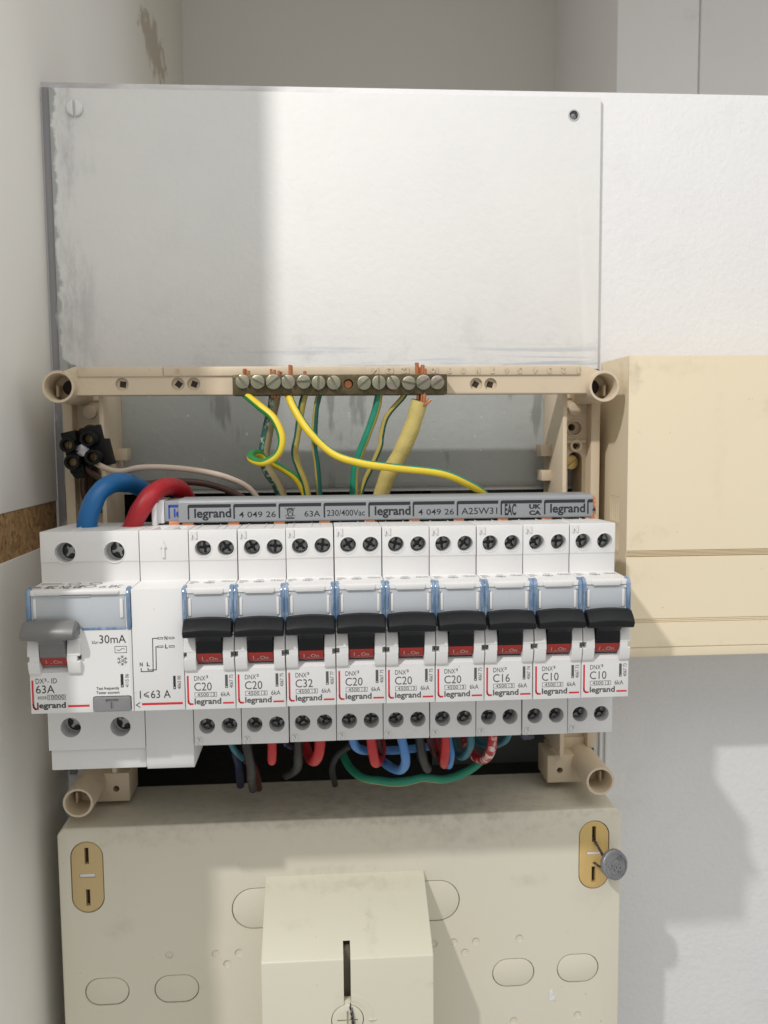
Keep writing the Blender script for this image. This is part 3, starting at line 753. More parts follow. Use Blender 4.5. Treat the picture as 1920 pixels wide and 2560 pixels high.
# toggle: bowed paddle, stem and drum
b = N(); st = [(.45, .88, -.5), (.75, .97, -.42), (3, 1.0, -.12), (6, 1.0, .12), (8.9, 1.0, .2), (11.8, 1.0, .12), (14.8, 1.0, -.12), (17.05, .97, -.42), (17.35, .88, -.5)]
pro = [(60.5, 7.6), (61.6, 10.0), (63.0, 10.9), (64.4, 10.6), (66.6, 8.9), (68.0, 7.2), (68.1, 6.5), (67.4, 4.9), (66.9, 4.55), (65.0, 4.6), (64.4, 5.4), (60.5, 5.2)]
rows = []
for x, k, dz in st:
    rows.append([b.verts.new(P(x, 60.5 + (d - 60.5) * (k if k < 1 else 1), 6.6 + (z - 6.6) * k + dz * (1 if z > 6 else .3))) for d, z in pro])
for A, B in zip(rows, rows[1:]):
    for i in range(len(pro)): b.faces.new((A[i], A[(i + 1) % len(pro)], B[(i + 1) % len(pro)], B[i]))
b.faces.new(rows[0]); b.faces.new(rows[-1])
bmesh.ops.recalc_face_normals(b, faces=b.faces)
dr = [(55.2 + 7.6 * math.cos(math.radians(a)), 0 + 7.6 * math.sin(math.radians(a))) for a in range(-62, 63, 6)]
prism(b, dr + [(52, 6), (52, -6)], 'x', 4.65, 13.35)
prism(b, [(60, -1.2), (62.9, -1.0), (62.95, -.3), (63.6, 2.5), (66, 4.6), (64, 7), (60, 7)], 'x', 4.7, 13.3, .2)
BR_TOG = mesh_of(b, [BLACK], 24)
def indicator(x0, x1, rad=7.72, cd=55.2, a0=-48, a1=-15):
    b = N(); A = [b.verts.new(P(x0, cd + rad * math.cos(math.radians(a)), rad * math.sin(math.radians(a)))) for a in range(a0, a1 + 1, 3)]
    B = [b.verts.new(P(x1, v.co.y * -1, v.co.z)) for v in A]
    for i in range(len(A) - 1): b.faces.new((A[i], B[i], B[i + 1], A[i + 1]))
    for f in b.faces:
        f.normal_update()
        if f.normal.y > 0: f.normal_flip()
    t = N(); w = x1 - x0
    text(t, 'I', x0 + w * .19, .22, -4.75, 1.5, 0, .0, mi=1); text(t, 'On', x0 + w * .48, w * .33, -4.75, 1.35, 0, .0, mi=1); quad(t, x0 + w * .34, x0 + w * .42, -4.75, -4.55, 0, 1)
    bmesh.ops.triangulate(t, faces=t.faces)
    for v in t.verts: v.co.y = -(cd + math.sqrt((rad + .07) ** 2 - v.co.z ** 2))
    me = bpy.data.meshes.new('t'); t.to_mesh(me); t.free(); b.from_mesh(me); bpy.data.meshes.remove(me)
    return mesh_of(b, [REDIND, PALEINK])
BR_IND = indicator(4.7, 13.3)
PD = FRONTD + .06
zc = lambda y: Z3 + (1990 - y) * .0408
xc = lambda x, y: (x - (72 + (y - 1655) * .02)) / 436 * 17.6
def redmark(b, pts, w): line(b, pts, w, PD)
b = N(); redmark(b, [(1.05, -10.6), (1.05, -19.3), (1.2, -20.0), (1.7, -20.45), (2.5, -20.5)], .62); quad(b, 13.1, 16.9, -20.65, -20.05, PD)
BR_RED = mesh_of(b, [REDINK])
b = N()
text(b, 'DNX', 3.25, 3.9, -12.1, 1.65, PD, .0); text(b, '3', 7.3, .8, -11.25, .95, PD, .01)
frame_rect(b, 3.3, 11.0, -18.0, -16.35, .12, PD); quad(b, 8.95, 9.07, -18.0, -16.35, PD)
text(b, '4500', 4.2, 4.0, -17.75, 1.15, PD); text(b, '3', 9.6, .75, -17.75, 1.15, PD)
text(b, '6kA', 12.4, 3.2, -17.95, 1.6, PD)
text(b, 'legrand', 3.2, 9.3, -20.55, 2.0, PD, .026)
quad(b, 14.0, 14.95, -15.0, -10.2, PD)
quad(b, 14.3, 14.62, -14.75, -14.4, PD + .03, 1)
BR_PRINT = mesh_of(b, [INK, WHITE])
def ledge_print(b, w, dark=1.0, n=1):
    y = Z2 + .12
    def bar_(x0, x1, d0, d1):
        t = bmesh.new(); t.faces.new([t.verts.new(P(*p)) for p in ((x0, d0, y), (x0, d1, y), (x1, d1, y), (x1, d0, y))])
        for f in t.faces:
            f.normal_update()
            if f.normal.z < 0: f.normal_flip()
        join_into(b, t)
    return bar_
b = N(); bar_ = ledge_print(b, 17.6)
for x0, x1, d in ((.8, 3.6, 47), (1, 4.2, 49), (7, 9.6, 46.2), (.9, 2.6, 51)): bar_(x0, x1, d, d + .5)
text(b, 'CE', 12.2, 1.8, 49.5, 3.0, Z2 + .12, .0, face='top'); text(b, 'EAC', 14.4, 2.4, 49.5, 2.6, Z2 + .12, .0, face='top')
for k in range(20):
    a0, a1 = 2 * math.pi * k / 20, 2 * math.pi * (k + 1) / 20
    t = bmesh.new()
    t.faces.new([t.verts.new(P(8 + 1.9 * r * math.cos(a), 50 + 1.7 * r * math.sin(a), Z2 + .12)) for r, a in ((1, a0), (1, a1), (.86, a1), (.86, a0))])
    for f in t.faces:
        f.normal_update()
        if f.normal.z < 0: f.normal_flip()
    join_into(b, t)
text(b, 'NF', 7.1, 1.8, 50.8, 1.5, Z2 + .12, .02, face='top')
BR_LEDGE = mesh_of(b, [INK])
def rating(s):
    b = N(); text(b, s, 3.2, 6.1, -15.7, 2.85, PD); return mesh_of(b, [INK])
def reference(s):
    b = N(); text(b, s, 16.75, 4.8, -15.0, 1.25, PD, 0, 90); return mesh_of(b, [INK])
RAT = {s: rating(s) for s in ('C20', 'C32', 'C16', 'C10')}
REF = {s: reference(s) for s in ('4067 75', '4067 77', '4067 74', '4067 73')}
specs = [('C20', '4067 75', 'white C20 circuit breaker standing next to the 63 A feed module'),
 ('C20', '4067 75', 'white C20 circuit breaker between another C20 and the C32 breaker'),
 ('C32', '4067 77', 'white circuit breaker marked C32, the only one of that rating'),
 ('C20', '4067 75', 'white C20 circuit breaker immediately to the right of the C32'),
 ('C20', '4067 75', 'white C20 circuit breaker with a C20 on both sides, second after the C32'),
 ('C20', '4067 75', 'white C20 circuit breaker immediately to the left of the C16'),
 ('C16', '4067 74', 'white circuit breaker marked C16, the only one of that rating'),
 ('C10', '4067 73', 'white C10 circuit breaker between the C16 and the other C10'),
 ('C10', '4067 73', 'white C10 circuit breaker at the right end of the row')]
jit = [(-.1, 0, 0), (-.05, .1, .1), (.05, -.1, -.15), (.25, .2, 0), (.15, .1, .1), (.05, .1, 0), (.05, 0, .1), (.1, .3, -.1), (.15, .1, 0)]
for i, (ra, re, lab) in enumerate(specs):
    jz, jd, jr = jit[i]
    t = thing('circuit_breaker', lab, 'circuit breaker', (17.7 * i, jd, jz), 'circuit breakers in the row', rot=(0, math.radians(jr), 0))
    obj('housing', BR_HOUS, None, t)
    for (x, z, dep) in HT + HB:
        s = obj('terminal_screw', XS, None, t, (x + random.uniform(-.1, .1), BLOCKD - dep + 1.5 + random.uniform(-.3, .6), z))
        s.rotation_euler = (random.uniform(-.06, .06), random.uniform(0, 6), random.uniform(-.06, .06))
    w = obj('label_window', BR_WIN, None, t)
    obj('blue_clip', BR_CLIP, None, w); k = obj('blue_clip', BR_CLIP, None, w, (16.24, 0, 0))
    tg = obj('toggle', BR_TOG, None, t, (0, random.uniform(-.1, .1), random.uniform(-.15, .15)))
    obj('on_indicator', BR_IND, None, tg)
    obj('red_line', BR_RED, None, t); obj('front_print', BR_PRINT, None, t)
    obj('rating_print', RAT[ra], None, t); obj('reference_print', REF[re], None, t); obj('ledge_print', BR_LEDGE, None, t)

# ---------------------------------------------------------------- feed module (one wide)
fm = thing('feed_module', 'white feed module without a toggle, printed 63 A, left of the first breaker', 'feed module', (-17.7, 0, 0))
b = N()
prism(b, [(0, Z1 - 1.2), (20, Z1 - .5), (43.2, Z1), (BLOCKD + .25, Z1), (BLOCKD + .25, 28.0), (BLOCKD, 27.75), (BLOCKD, Z2 + .1), (FRONTD, Z2), (FRONTD, Z3), (BLOCKD, Z3), (BLOCKD, -48), (43, -50.4), (0, -50.4)], 'x', .06, 17.55, .28, 2)
c = N(); box(c, 4.2, 8.0, 26, 41.5, 37, 42); box(c, 11.6, 15.4, 26, 41.5, 37, 42)
b = cut(b, c)
line(b, [(8.7, 29.3), (8.7, 34.0)], .9, BLOCKD + .3)
t = N(); text(t, 'i', 0, 1, 0, 1, 0); t.free()
prism(b, [(8.25, 29.3), (9.15, 29.3), (9.15, 33.0), (9.8, 33.0), (8.7, 35.8), (7.6, 33.0), (8.25, 33.0)], 'D', BLOCKD, BLOCKD + .95, .08, 1)
obj('housing', b, WHITE, fm)
fx = lambda x, y: (x - (985 + (y - 945) * .019)) / (460 - (y - 945) * .014) * 17.6
fz = lambda y: Z2 - (y - 945) * .0404
b = N(); lw_ = .28
Q = lambda x, y: (fx(x, y), fz(y))
line(b, [Q(1218, 1378), Q(1175, 1378), Q(1175, 1668), Q(1070, 1668), Q(1070, 1640)], lw_, PD)
line(b, [Q(1218, 1452), Q(1203, 1452), Q(1203, 1655), Q(1130, 1655), Q(1130, 1640)], lw_, PD)
for y in (1378, 1452):
    for x0, x1 in ((1218, 1268), (1318, 1368)): frame_rect(b, fx(x0, y), fx(x1, y), fz(y + 9), fz(y - 9), .18, PD)
for s, x, y in (('N', 1281, 1393), ('L', 1284, 1467), ('N', 1058, 1620), ('L', 1120, 1620)): text(b, s, fx(x, y), 1.0, fz(y), 1.3, PD, .03)
text(b, 'I', fx(1055, 1905), .35, fz(1905), 2.75, PD, 0)
line(b, [(fx(1132, 1850), fz(1850)), (fx(1092, 1868), fz(1868)), (fx(1132, 1886), fz(1886))], .26, PD); line(b, [(fx(1092, 1880), fz(1880)), (fx(1132, 1898), fz(1898))], .26, PD)
text(b, '63 A', fx(1152, 1905), fx(1325, 1905) - fx(1152, 1905), fz(1905), 2.75, PD)
line(b, [(fx(1054, 1942), fz(1942)), (fx(1022, 1962), fz(1962)), (fx(1054, 1982), fz(1982))], .26, PD)
quad(b, fx(1350, 1800), fx(1372, 1800), fz(1830), fz(1712), PD); quad(b, fx(1357, 1800), fx(1365, 1800), fz(1822), fz(1812), PD + .03, 1)
text(b, '4063 00', fx(1417, 1830), fz(1712) - fz(1830), fz(1830), 1.15, PD, .0, 90)
obj('front_print', b, [NAVYINK, WHITE], fm)
b = N(); quad(b, fx(1072, 1956), fx(1430, 1956), fz(1966), fz(1946), PD); obj('red_line', b, REDINK, fm)

# ---------------------------------------------------------------- residual current device (two wide)
rc = thing('residual_current_device', 'wide white residual current device with a grey toggle, at the left end of the row', 'safety switch', (-53.1, 0, 0))
RW = 35.3
RT = [(8.9, 31.7, 7.0), (26.4, 31.7, 7.0)]; RB = [(8.3, -33.4, 7.0), (26.3, -33.6, 7.0)]
def rcd_cut(c):
    prism(c, rrect(21.3, 34.6, -23.4, -16.8, .8), 'D', 60.2, 63)
b = module_body(RW, -42.0, RT + RB, 3.7, [(4.2, 13.4, 52, 63, -8.0, 3.6), (-1, .9, 58.4, 63, -3.8, -2.0), (16.9, 18.0, 58.4, 63, -3.6, -1.9), (1.4, 33.8, 60.45, 63, 7.0, 19.0), (-.5, 1.5, 57.5, 63, 7, 24), (33.9, 36, 57.5, 63, 7, 24)], rcd_cut, line_z=28.2)
box(b, .5, RW - .1, 2, 42.6, -50, -41.9, .4)
for x0, x1 in ((.15, 4.1), (13.5, 18.0)):
    for za, zb_ in ((-8.6, -3.7), (-1.9, 4.2)):
        prof = [(60.2, za)] + [(61 + 1.9 * math.sin(math.pi * (z + 9.5) / 14.5) ** .7, z) for z in [za + (zb_ - za) * k / 5 for k in range(6)]] + [(60.2, zb_)]
        prism(b, prof, 'x', x0, x1, .2, 1)
    ix0, ix1 = (.9, x1) if x0 < 5 else (x0, 16.9)
    prism(b, [(60.2, -3.75), (62.8, -3.75), (62.8, -1.85), (60.2, -1.85)], 'x', ix0, ix1)
prism(b, [(58.0, -6.2), (60.9, -8.2), (60.9, -8.6), (58, -8.6)], 'x', 4.2, 13.4)
prism(b, [(3.2, 20.6), (31.6, 20.6), (31.6, 19.8), (30.9, 19.2), (3.9, 19.2), (3.2, 19.8)], 'D', 59.5, 61.6, .3)
prism(b, rrect(2.2, 3.2, 10.8, 18, .45), 'D', 60, 60.95, .1); prism(b, rrect(31.6, 32.7, 10.8, 17.5, .45), 'D', 60, 61.1, .1)
for x in (10.5, 17.6, 24.7): box(b, x, x + .15, 24, 44, Z1 - .3, Z1 + .14)
obj('housing', b, WHITE, rc)
for (x, z, dep) in RT + RB:
    s = obj('terminal_screw', XL, None, rc, (x + .3, BLOCKD - dep + .7, z)); s.rotation_euler = (random.uniform(-.06, .06), random.uniform(0, 6), 0)
b = N(); box(b, 2.0, 33.3, 59.8, 60.65, 7.2, 19.1, .12)
prism(b, [(12.2, 18.2), (21.4, 18.2), (22.4, 19.4), (11.2, 19.4)], 'D', 60.5, 61.0, .15)
w = obj('label_window', b, LABELPL, rc)
b = N(); prism(b, [(58.2, 6.9), (61.3, 6.6), (61.9, 9), (61.7, 19.5), (60.6, 21.2), (58.2, 21.6)], 'x', .0, 1.5, .25); obj('blue_clip', b, BLUECLIP, w)
b = N(); prism(b, [(58.2, 6.9), (61.3, 6.6), (61.9, 9), (61.7, 19.5), (60.6, 21.2), (58.2, 21.6)], 'x', 33.9, 35.25, .25); obj('blue_clip', b, BLUECLIP, w)
b = N(); box(b, 18.5, 33.6, 60.6, 61.15, 6.6, 7.5, .2); obj('blue_clip', b, BLUECLIP, w)
# toggle
b = N(); st = [(-.9, .80, -.4), (-.5, .93, -.2), (2, .99, .05), (8, 1.0, .2), (14, .99, .05), (17.0, .96, -.1), (17.8, .80, -.3)]
rows = []
for x, k, dz in st:
    rows.append([b.verts.new(P(x, 60.5 + (d - 60.5) * k, 6.6 + (z - 6.6) * k + dz * (1 if z > 6 else .3))) for d, z in pro])
for A, B in zip(rows, rows[1:]):
    for i in range(len(pro)): b.faces.new((A[i], A[(i + 1) % len(pro)], B[(i + 1) % len(pro)], B[i]))
b.faces.new(rows[0]); b.faces.new(rows[-1]); bmesh.ops.recalc_face_normals(b, faces=b.faces)
prism(b, dr + [(52, 6), (52, -6)], 'x', 4.4, 13.2)
prism(b, [(60, -1.2), (62.9, -1.0), (62.95, -.3), (63.6, 2.5), (66, 4.6), (64, 7), (60, 7)], 'x', 4.5, 13.1, .2)
tg = obj('toggle', b, LEVERGREY, rc)
obj('on_indicator', indicator(4.45, 13.15, 7.72, 55.2, -46, -18), None, tg)
# test button
b = N(); prism(b, rrect(21.6, 34.3, -22.3, -17.1, .7), 'D', 59.8, 61.7, .25)
c = N(); box(c, 25.9, 30.1, 61.2, 63, -18.7, -17.8); box(c, 27.5, 28.5, 61.2, 63, -21.2, -18.6)
obj('test_button', cut(b, c), GREYP, rc)
# print
rx = lambda x, y: (x - (78 + (y - 955) * .0437)) / (905 - (y - 955) * .029) * RW
rz = lambda y: Z2 - (y - 955) * .0402
def T(b, s, x0, x1, y, capy, bold=0.): text(b, s, rx(x0, y), rx(x1, y) - rx(x0, y), rz(y), (y - capy) * .0402, PD, bold)
b = N()
T(b, 'I', 648, 653, 1425, 1400); T(b, 'n', 682, 700, 1425, 1398)
line(b, [(rx(658, 1425), rz(1424)), (rx(668, 1425), rz(1400)), (rx(679, 1425), rz(1424)), (rx(658, 1425), rz(1424))], .12, PD)
T(b, '30mA', 710, 940, 1423, 1352)
frame_rect(b, rx(841, 1480), rx(945, 1480), rz(1511), rz(1451), .16, PD)
line(b, [(rx(893 + 34 * k / 8, 1480), rz(1481 - 9 * math.sin(k / 8 * math.pi))) for k in range(-8, 9)], .16, PD)
cx0, cz0 = rx(905, 1578), rz(1578)
for k in range(6):
    a = math.radians(60 * k + 30); a2 = math.radians(60 * k + 90)
    line(b, [(cx0 + 1.15 * math.cos(a), cz0 + 1.15 * math.sin(a)), (cx0 + 1.15 * math.cos(a2), cz0 + 1.15 * math.sin(a2))], .15, PD)
    line(b, [(cx0 + 1.1 * math.cos(a), cz0 + 1.1 * math.sin(a)), (cx0 + 1.75 * math.cos(a), cz0 + 1.75 * math.sin(a))], .15, PD)
    for d in (-.5, .5):
        line(b, [(cx0 + 1.3 * math.cos(a), cz0 + 1.3 * math.sin(a)), (cx0 + 1.7 * math.cos(a + d * .6), cz0 + 1.7 * math.sin(a + d * .6))], .14, PD)
text(b, '-25', cx0 - .75, 1.5, cz0 - .4, .8, PD, .02)
quad(b, rx(888, 1755), rx(912, 1755), rz(1816), rz(1698), PD); quad(b, rx(896, 1755), rx(905, 1755), rz(1808), rz(1798), PD + .03, 1)
text(b, '4115 06', rx(958, 1816), rz(1698) - rz(1816), rz(1816), 1.2, PD, 0, 90)
T(b, 'Test frequently', 680, 876, 1832, 1808, .012); T(b, 'Tester souvent', 680, 878, 1870, 1846, .012)
T(b, 'DX', 165, 235, 1764, 1720); T(b, '3', 238, 256, 1745, 1720, .01); T(b, '- ID', 264, 345, 1764, 1720)
T(b, '63A', 168, 325, 1850, 1781)
frame_rect(b, rx(262, 1887), rx(418, 1887), rz(1910), rz(1866), .13, PD); T(b, '10000', 276, 408, 1902, 1872)
frame_rect(b, rx(186, 1892), rx(252, 1892), rz(1902), rz(1879), .12, PD); quad(b, rx(178, 1890), rx(262, 1890), rz(1892), rz(1889), PD)
T(b, 'legrand', 178, 420, 1981, 1933, .026)
obj('front_print', b, [NAVYINK, WHITE], rc)
b = N(); line(b, [(.95, -10.9), (.95, -19.3), (1.1, -20.2), (1.6, -20.75), (2.4, -20.8)], .62, PD); quad(b, rx(438, 1970), rx(620, 1970), rz(1979), rz(1961), PD)
obj('red_line', b, REDINK, rc)
b = N(); bar_ = ledge_print(b, RW)
for x0, x1, d in ((1, 8, 46), (1.4, 9.5, 48), (.6, 3, 53.5), (.6, 3.4, 55)): bar_(x0, x1, d, d + .6)
text(b, 'IEC', 5, 3.6, 57, 5, Z2 + .12, .02, face='top'); text(b, 'N2', 10, 3.4, 57, 5, Z2 + .12, .02, face='top'); text(b, 'CE', 14.5, 3, 57, 5, Z2 + .12, .03, face='top')
text(b, 'EAC', 27, 4, 57, 5, Z2 + .12, .0, face='top'); text(b, 'UK', 23.6, 2.4, 57, 3, Z2 + .12, .0, face='top')
for cx_, cd_ in ((20, 54), (20.5, 48), (13, 48)):
    for k in range(20):
        a0, a1 = 2 * math.pi * k / 20, 2 * math.pi * (k + 1) / 20; t = bmesh.new()
        t.faces.new([t.verts.new(P(cx_ + 2.2 * r * math.cos(a), cd_ + 2.3 * r * math.sin(a), Z2 + .12)) for r, a in ((1, a0), (1, a1), (.8, a1), (.8, a0))])
        for f in t.faces:
            f.normal_update()
            if f.normal.z < 0: f.normal_flip()
        join_into(b, t)
obj('ledge_print', b, INK, rc)

# ---------------------------------------------------------------- comb busbar
cmb = thing('comb_busbar', 'long grey printed comb busbar lying on top of the breakers', 'busbar', (75, 16, 40))
CX = lambda x: x - 75
b = N(); prism(b, [(-8, .1), (7.6, -.1), (8.0, .3), (8.0, 7.7), (7.4, 8.6), (6.6, 8.9), (-8, 8.9)], 'x', CX(-6.6), CX(156.8), .2, 2)
bt = obj('front_bar', b, BUSGREY, cmb)
b = N(); prism(b, [(-10, .2), (3.8, .2), (3.8, 8.2), (-10, 8.4)], 'x', CX(-12.6), CX(150), .2); rb = obj('rear_bar', b, BUSGREY, cmb)
b = N(); box(b, CX(-17.2), CX(-12.7), -12, 4.4, -.6, 8.6, .5); box(b, CX(-17.2), CX(-15.0), -12, 7, -1.4, 8.8, .8); obj('end_cap', b, WHITE2, cmb)
b = N(); BD = 8.05; pitch = 17.5; X0 = CX(-3.1)
for i in range(10):
    x = X0 + i * pitch; x1 = min(x + 16.6, CX(156.7))
    quad(b, x + .5, x1, 5.7, 7.0, BD); quad(b, x, x + .6, 1.2, 6.4, BD)
    t = bmesh.new(); t.faces.new([t.verts.new(P(*p)) for p in ((x, BD, 6.4), (x + .5, BD, 6.4), (x + .5, BD, 7.0))]); join_into(b, t)
for i in (0, 4, 8): text(b, 'legrand', X0 + i * pitch + 2.5, 14.2, 1.9, 3.3, BD, .026)
for i in (1, 5): text(b, '4 049 26', X0 + i * pitch + 2.2, 14.2, 1.7, 2.2, BD, .005)
x = X0 + 2 * pitch; text(b, '63A', x + 10, 6.2, 1.7, 2.2, BD, .005)
quad(b, x + 2.9, x + 6.1, .9, 1.45, BD)          # crossed-out bin
line(b, [(x + 2.5, 1.9), (x + 6.4, 5.2)], .2, BD); line(b, [(x + 6.4, 1.9), (x + 2.5, 5.2)], .2, BD)
line(b, [(x + 3.3, 4.5), (x + 5.7, 4.5), (x + 5.3, 2.0), (x + 3.8, 2.0), (x + 3.3, 4.5)], .3, BD); line(b, [(x + 3.7, 5.0), (x + 5.3, 5.0)], .4, BD)
text(b, '230/400Vac', X0 + 3 * pitch + 1.3, 14.9, 1.8, 2.3, BD, .005)
x = X0 + 6 * pitch; text(b, 'A25W31', x + 1.9, 14.3, 1.7, 2.5, BD, .005)
x = X0 + 7 * pitch; text(b, 'EAC', x + 1.7, 4.6, 1.2, 4.2, BD, .03); text(b, 'UK', x + 11.5, 4.8, 3.6, 1.6, BD, .05); text(b, 'CA', x + 11.5, 4.8, 1.1, 1.6, BD, .05)
text(b, '4', X0 + 9 * pitch + 2.0, 1.6, 1.7, 2.2, BD, .005)
obj('bar_print', b, NAVYINK, bt)
b = N(); quad(b, CX(-11.0), CX(-6.9), 5.6, 6.7, 3.86); quad(b, CX(-11.2), CX(-10.6), 1.2, 6.4, 3.86); text(b, 'le', CX(-9.1), 2.8, 1.9, 3.1, 3.86, .03); obj('blue_print', b, BLUEINK, rb)
b = N()
for i in range(10):
    x = CX(-5.4 + 17.7 * i)
    box(b, x, x + 4.2, 0, 7.0, -1.6, .2, .1)
box(b, CX(-11), CX(-7), 0, 4.2, -1.6, .2, .1)
obj('copper_tooth', b, COPPERFLAT, cmb)
b = N(); box(b, CX(156.8), CX(157.8), -6, 7, .3, 8.2)
for k in range(5): box(b, CX(157.7), CX(158.5), -6, 6.8, .7 + k * 1.5, 1.5 + k * 1.5, .1)
obj('copper_edge', b, COPPERFLAT, cmb)

# ---------------------------------------------------------------- tan cabinet on the right
tc = thing('tan_cabinet', 'large cream tan plastic cabinet with ribbed bands and side vents, right of the breakers', 'cabinet', (215, -30, 40))
TX = lambda x: x - 215
def tcab():
    b = N()
    f = 24.0   # front, local D (-6)
    prof = [(-15, 66.3), (f, 66.3), (f, -18.2)]
    z = -18.2
    for k in range(4): prof += [(f - .7, z - .1), (f - .7, z - .35), (f, z - .45), (f, z - .55)] ; z -= .6
    prof += [(f - 1.0, z - .1), (f - 1.0, z - .5), (f, z - .7), (f, -48.6)]
    z = -48.6
    for k in range(3): prof += [(f - .5, z - .1), (f - .5, z - .4), (f, z - .5), (f, z - .7)]; z -= .75
    prof += [(f, -61.3), (f - .6, -61.45), (f - .6, -61.8), (f - .1, -61.9), (f - .1, -65.6), (f - .8, -66.0), (-15, -66.0)]
    prism(b, prof, 'x', TX(181.3), TX(520), .12, 1)
    c = N()
    for row, (zt, zb_) in enumerate(((5, -6.5), (-7.8, -19.5), (-20.5, -33))):
        for k in range(5):
            d = 2.5 + k * 2.6
            prism(c, stad(d, (zt + zb_) / 2, 1.5, zt - zb_, 5), 'x', TX(178), TX(183.6))
    return cut(b, c)
obj('body', tcab(), TAN, tc)
b = N(); box(b, TX(186), TX(515), -26.8, -14.8, -62, 62); obj('mounting_base', b, TAN, tc)

# ---------------------------------------------------------------- ivory meter panel below
mp = thing('meter_panel', 'ivory plastic meter panel with raised centre cover and oval knockouts, below the breakers', 'panel', (56.7, -50, -140))
MX = lambda x: x - 56.7; MZ = lambda z: z + 140; MDp = lambda d: d + 50
b = N()
prism(b, [(MX(-67.3), MZ(-290)), (MX(181.2), MZ(-290)), (MX(181.2), MZ(-97.5)), (MX(178.5), MZ(-94.6)), (MX(-64.8), MZ(-94.6)), (MX(-67.3), MZ(-97.5))], 'D', MDp(-50), MDp(-6), .9, 3, lim=40)
c = N(); kn = [(-48.4, -169.4, 19.2, 12.8), (-18.3, -169.7, 19.6, 13.0), (132.2, -170.1, 19.4, 13.6), (161.9, -169.5, 19.4, 13.8), (21.5, -134.3, 30, 19.0), (92.5, -134.4, 30.5, 19.2)]
for x, z, w, h in kn: prism(c, stad(MX(x), MZ(z), w, h, 16), 'D', MDp(-7.6), MDp(0))
dots = [(-21.1, -153.9), (-.9, -154.3), (9.2, -154.4), (4, -159.3), (104.9, -154.2), (115, -154.3), (110, -159.3), (134.9, -153.9), (162.1, -192), (132.5, -193.2), (96, -154.6)]
for x, z in dots: cyl(c, MX(x), MZ(z), 1.75, MDp(-6.6), MDp(0), 20)
sp = [(-55.0, -116.8, 13.5, 31.8), (168.7, -116.1, 13.5, 31.6)]
for x, z, w, h in sp: prism(c, stad(MX(x), MZ(z), w + .5, h + .5, 16), 'D', MDp(-9), MDp(0))
obj('front_shell', cut(b, c), PANEL, mp)
for x, z, w, h in kn:
    b = N(); prism(b, stad(MX(x), MZ(z), w - .8, h - .8, 16), 'D', MDp(-7.7), MDp(-6.12), .35, 2, lim=50); obj('knockout', b, PANEL, mp)
for i, (x, z, w, h) in enumerate(sp):
    b = N(); prism(b, stad(MX(x), MZ(z), w - .25, h - .25, 16), 'D', MDp(-9.2), MDp(-6.1), .25, 2, lim=50)
    c = N()
    for zz in (z + 9.6, z - 9.2): box(c, MX(x - .95), MX(x + .85), MDp(-8.4), MDp(0), MZ(zz - 3.7), MZ(zz + 3.7))
    box(c, MX(x - 3.4), MX(x + 3.4), MDp(-6.5), MDp(0), MZ(z - .2), MZ(z + 1.6))
    p = obj('sealing_plate', cut(b, c), OCHREPALE if i == 0 else OCHRE, mp, None, 'dull beige-ochre plate with two slots' if i == 0 else 'brighter ochre plate with two slots')
    b = N()
    for zz in (z + 9.6, z - 9.2): box(b, MX(x - .9), MX(x + .8), MDp(-8.5), MDp(-8.2), MZ(zz - 3.6), MZ(zz + 3.6))
    obj('slot', b, HOLE, p)
    b = N(); box(b, MX(x - 3.15), MX(x + 3.15), MDp(-7), MDp(-6.35), MZ(z + .05), MZ(z + 1.35), .1); obj('white_insert', b, PLASTER, p)
# raised centre cover
b = N()
prism(b, [(MDp(-6.4), MZ(-119.8)), (MDp(-5.6), MZ(-119.9)), (MDp(28.3), MZ(-138.4)), (MDp(30), MZ(-290)), (MDp(-6.4), MZ(-290))], 'x', MX(21.6), MX(91.6), .5, 3)
c = N()
box(c, MX(54.8), MX(57.7), MDp(14), MDp(40), MZ(-158.4), MZ(-134.6)); cyl(c, MX(56.2), MZ(-164.2), 6.7, MDp(27.0), MDp(40), 40)
cv = obj('centre_cover', cut(b, c), COVER, mp)
b = N(); box(b, MX(54.9), MX(57.6), MDp(14.5), MDp(22), MZ(-158.2), MZ(-137.5)); obj('slot_floor', b, SLOTF, cv)
b = N(); cyl(b, MX(56.2), MZ(-164.2), 6.35, MDp(26.5), MDp(28.6), 40, .25)
box(b, MX(54.9), MX(57.6), MDp(25), MDp(28), MZ(-160), MZ(-156.4), .1)
c = N(); box(c, MX(52.0), MX(60.4), MDp(27.4), MDp(32), MZ(-164.7), MZ(-164.0)); box(c, MX(55.9), MX(56.6), MDp(27.4), MDp(32), MZ(-168.4), MZ(-160.4))
obj('lock_disc', cut(b, c), COVER, cv)
b = N()
arc = lambda r, a: (MX(56.2) + r * math.cos(math.radians(a)), MZ(-164.2) + r * math.sin(math.radians(a)))
for a in range(2, 76, 6):
    pp = [arc(10.8, a), arc(10.8, a + 6.0), arc(8.4, a + 6.0), arc(8.4, a)]
    prism(b, pp, 'D', MDp(28.2), MDp(28.75))
bx0 = arc(8.4, -1); box(b, bx0[0], bx0[0] + 3.2, MDp(28.2), MDp(29.1), bx0[1] - .3, bx0[1] + .4, .1)
text(b, 'F', bx0[0] + 2.7, 1.3, bx0[1] - 2.2, 1.4, MDp(28.6), .02, 90, h=.25)
obj('lock_scale', b, COVER, cv)
b = N(); q1 = [(MX(57.3), MDp(27.5), MZ(-157.2)), (MX(57.9), MDp(29.4), MZ(-160.4)), (MX(58.2), MDp(29.6), MZ(-163.5)), (MX(58.6), MDp(29.4), MZ(-166.5)), (MX(58.3), MDp(29.4), MZ(-170))]
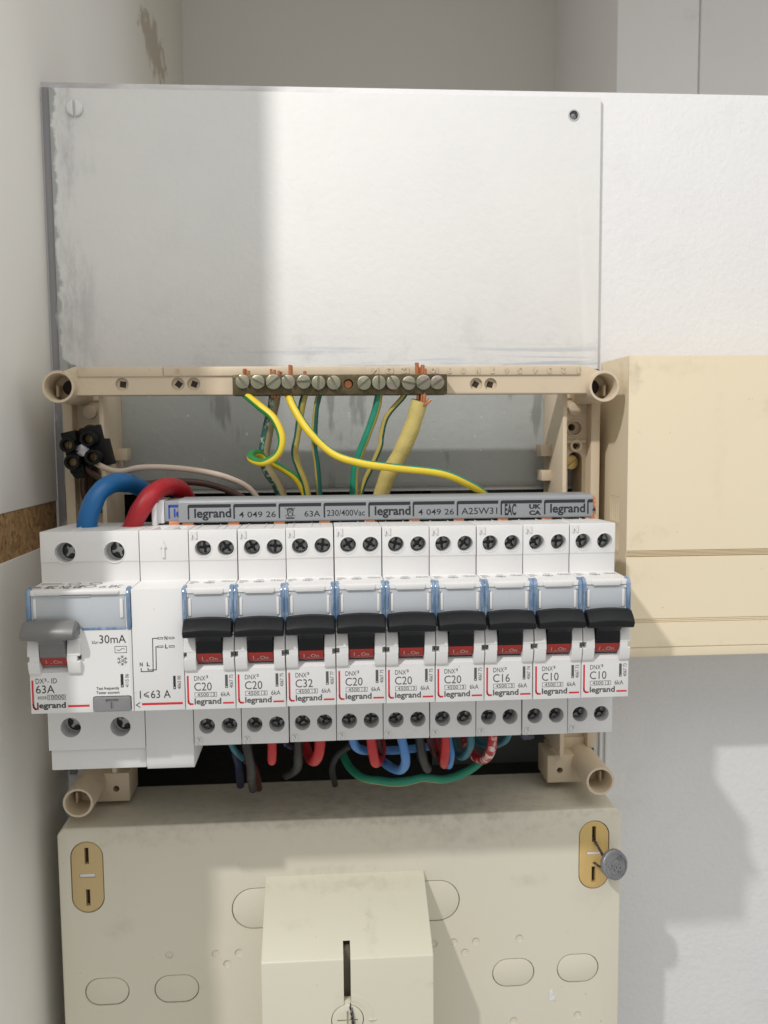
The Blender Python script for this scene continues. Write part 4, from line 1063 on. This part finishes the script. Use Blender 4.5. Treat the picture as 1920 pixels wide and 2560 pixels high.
for ph in (0, math.pi):
    pth = []
    for k in range(17):
        t_ = k / 16 * 4; i = min(int(t_), 3); f_ = t_ - i
        p = [q1[i][j] * (1 - f_) + q1[i + 1][j] * f_ for j in range(3)]
        pth.append((p[0] + .38 * math.cos(k * 1.3 + ph), p[1] + .38 * math.sin(k * 1.3 + ph), p[2]))
    sweep(b, pth, .36, 7, 2)
obj('twisted_wire', b, WIRESTEEL, cv)
b = N(); prism(b, [(MX(148.6), MZ(-183)), (MX(149.0), MZ(-179.9)), (MX(150.2), MZ(-178.8)), (MX(150.6), MZ(-181.2)), (MX(149.6), MZ(-182))], 'D', MDp(-6.1), MDp(-5.7)); cyl(b, MX(150), MZ(-183), 1.4, MDp(-6.1), MDp(-5.8), 16)
obj('paint_chip', b, PLASTER, mp)
b = N()
for k in range(16): cyl(b, MX(58 + random.uniform(1, 6)), MZ(0), .1, 0, .1, 5)
b.free()

# lead seal hanging from the right sealing plate
ls = thing('lead_seal', 'round grey lead seal with twisted wire hanging from the right ochre plate', 'seal', (175.9, -1, -118.2))
b = N(); pts = circ(0, 0, 6.55, 36, 0, .16)
prism(b, pts, 'D', -.9, 2.0, .8, 3, lim=50)
ring(b, .2, -.5, 5.6, 4.9, 1.2, 2.3, 36)
prism(b, [(-4.2, .6), (3.6, 3.0), (4.4, 1.8), (4.6, -2.4), (1.5, -4.4), (-2.6, -4.0)], 'D', 1.8, 2.35, .2)
text(b, '300', -3.3, 5.6, -1.4, 2.2, 2.3, .05, -14, h=.5); text(b, 'XTE', -2.0, 4.6, -3.6, 1.6, 2.3, .04, -4, h=.45); text(b, '21', 1.3, 2.6, 1.1, 1.4, 2.3, .03, 14, h=.45)
for x, z in ((6.5, .7), (6.6, -1.5)): cyl(b, x, z, .45, -.3, .6, 8, .1)
obj('lead_disc', b, LEAD, ls, None).rotation_euler = (math.radians(-16), 0, math.radians(18))
b = N()
def twist(b, a, c, n=18, r=.4):
    for ph in (0, math.pi):
        pth = []
        for k in range(n + 1):
            f = k / n; pth.append((a[0] + (c[0] - a[0]) * f + r * math.cos(k * 1.5 + ph), a[1] + (c[1] - a[1]) * f + r * .7 * math.sin(k * 1.5 + ph) + 1.2 * math.sin(math.pi * f), a[2] + (c[2] - a[2]) * f + r * .6 * math.sin(k * 1.5 + ph)))
        sweep(b, pth, .34, 7, 2)
twist(b, (-7.4, -7, 9.5), (-4.2, 0, 3.2)); twist(b, (-7.6, -7, -1.6), (-4.5, 0, -1.6), 12)
obj('seal_wire', b, WIRESTEEL, ls)
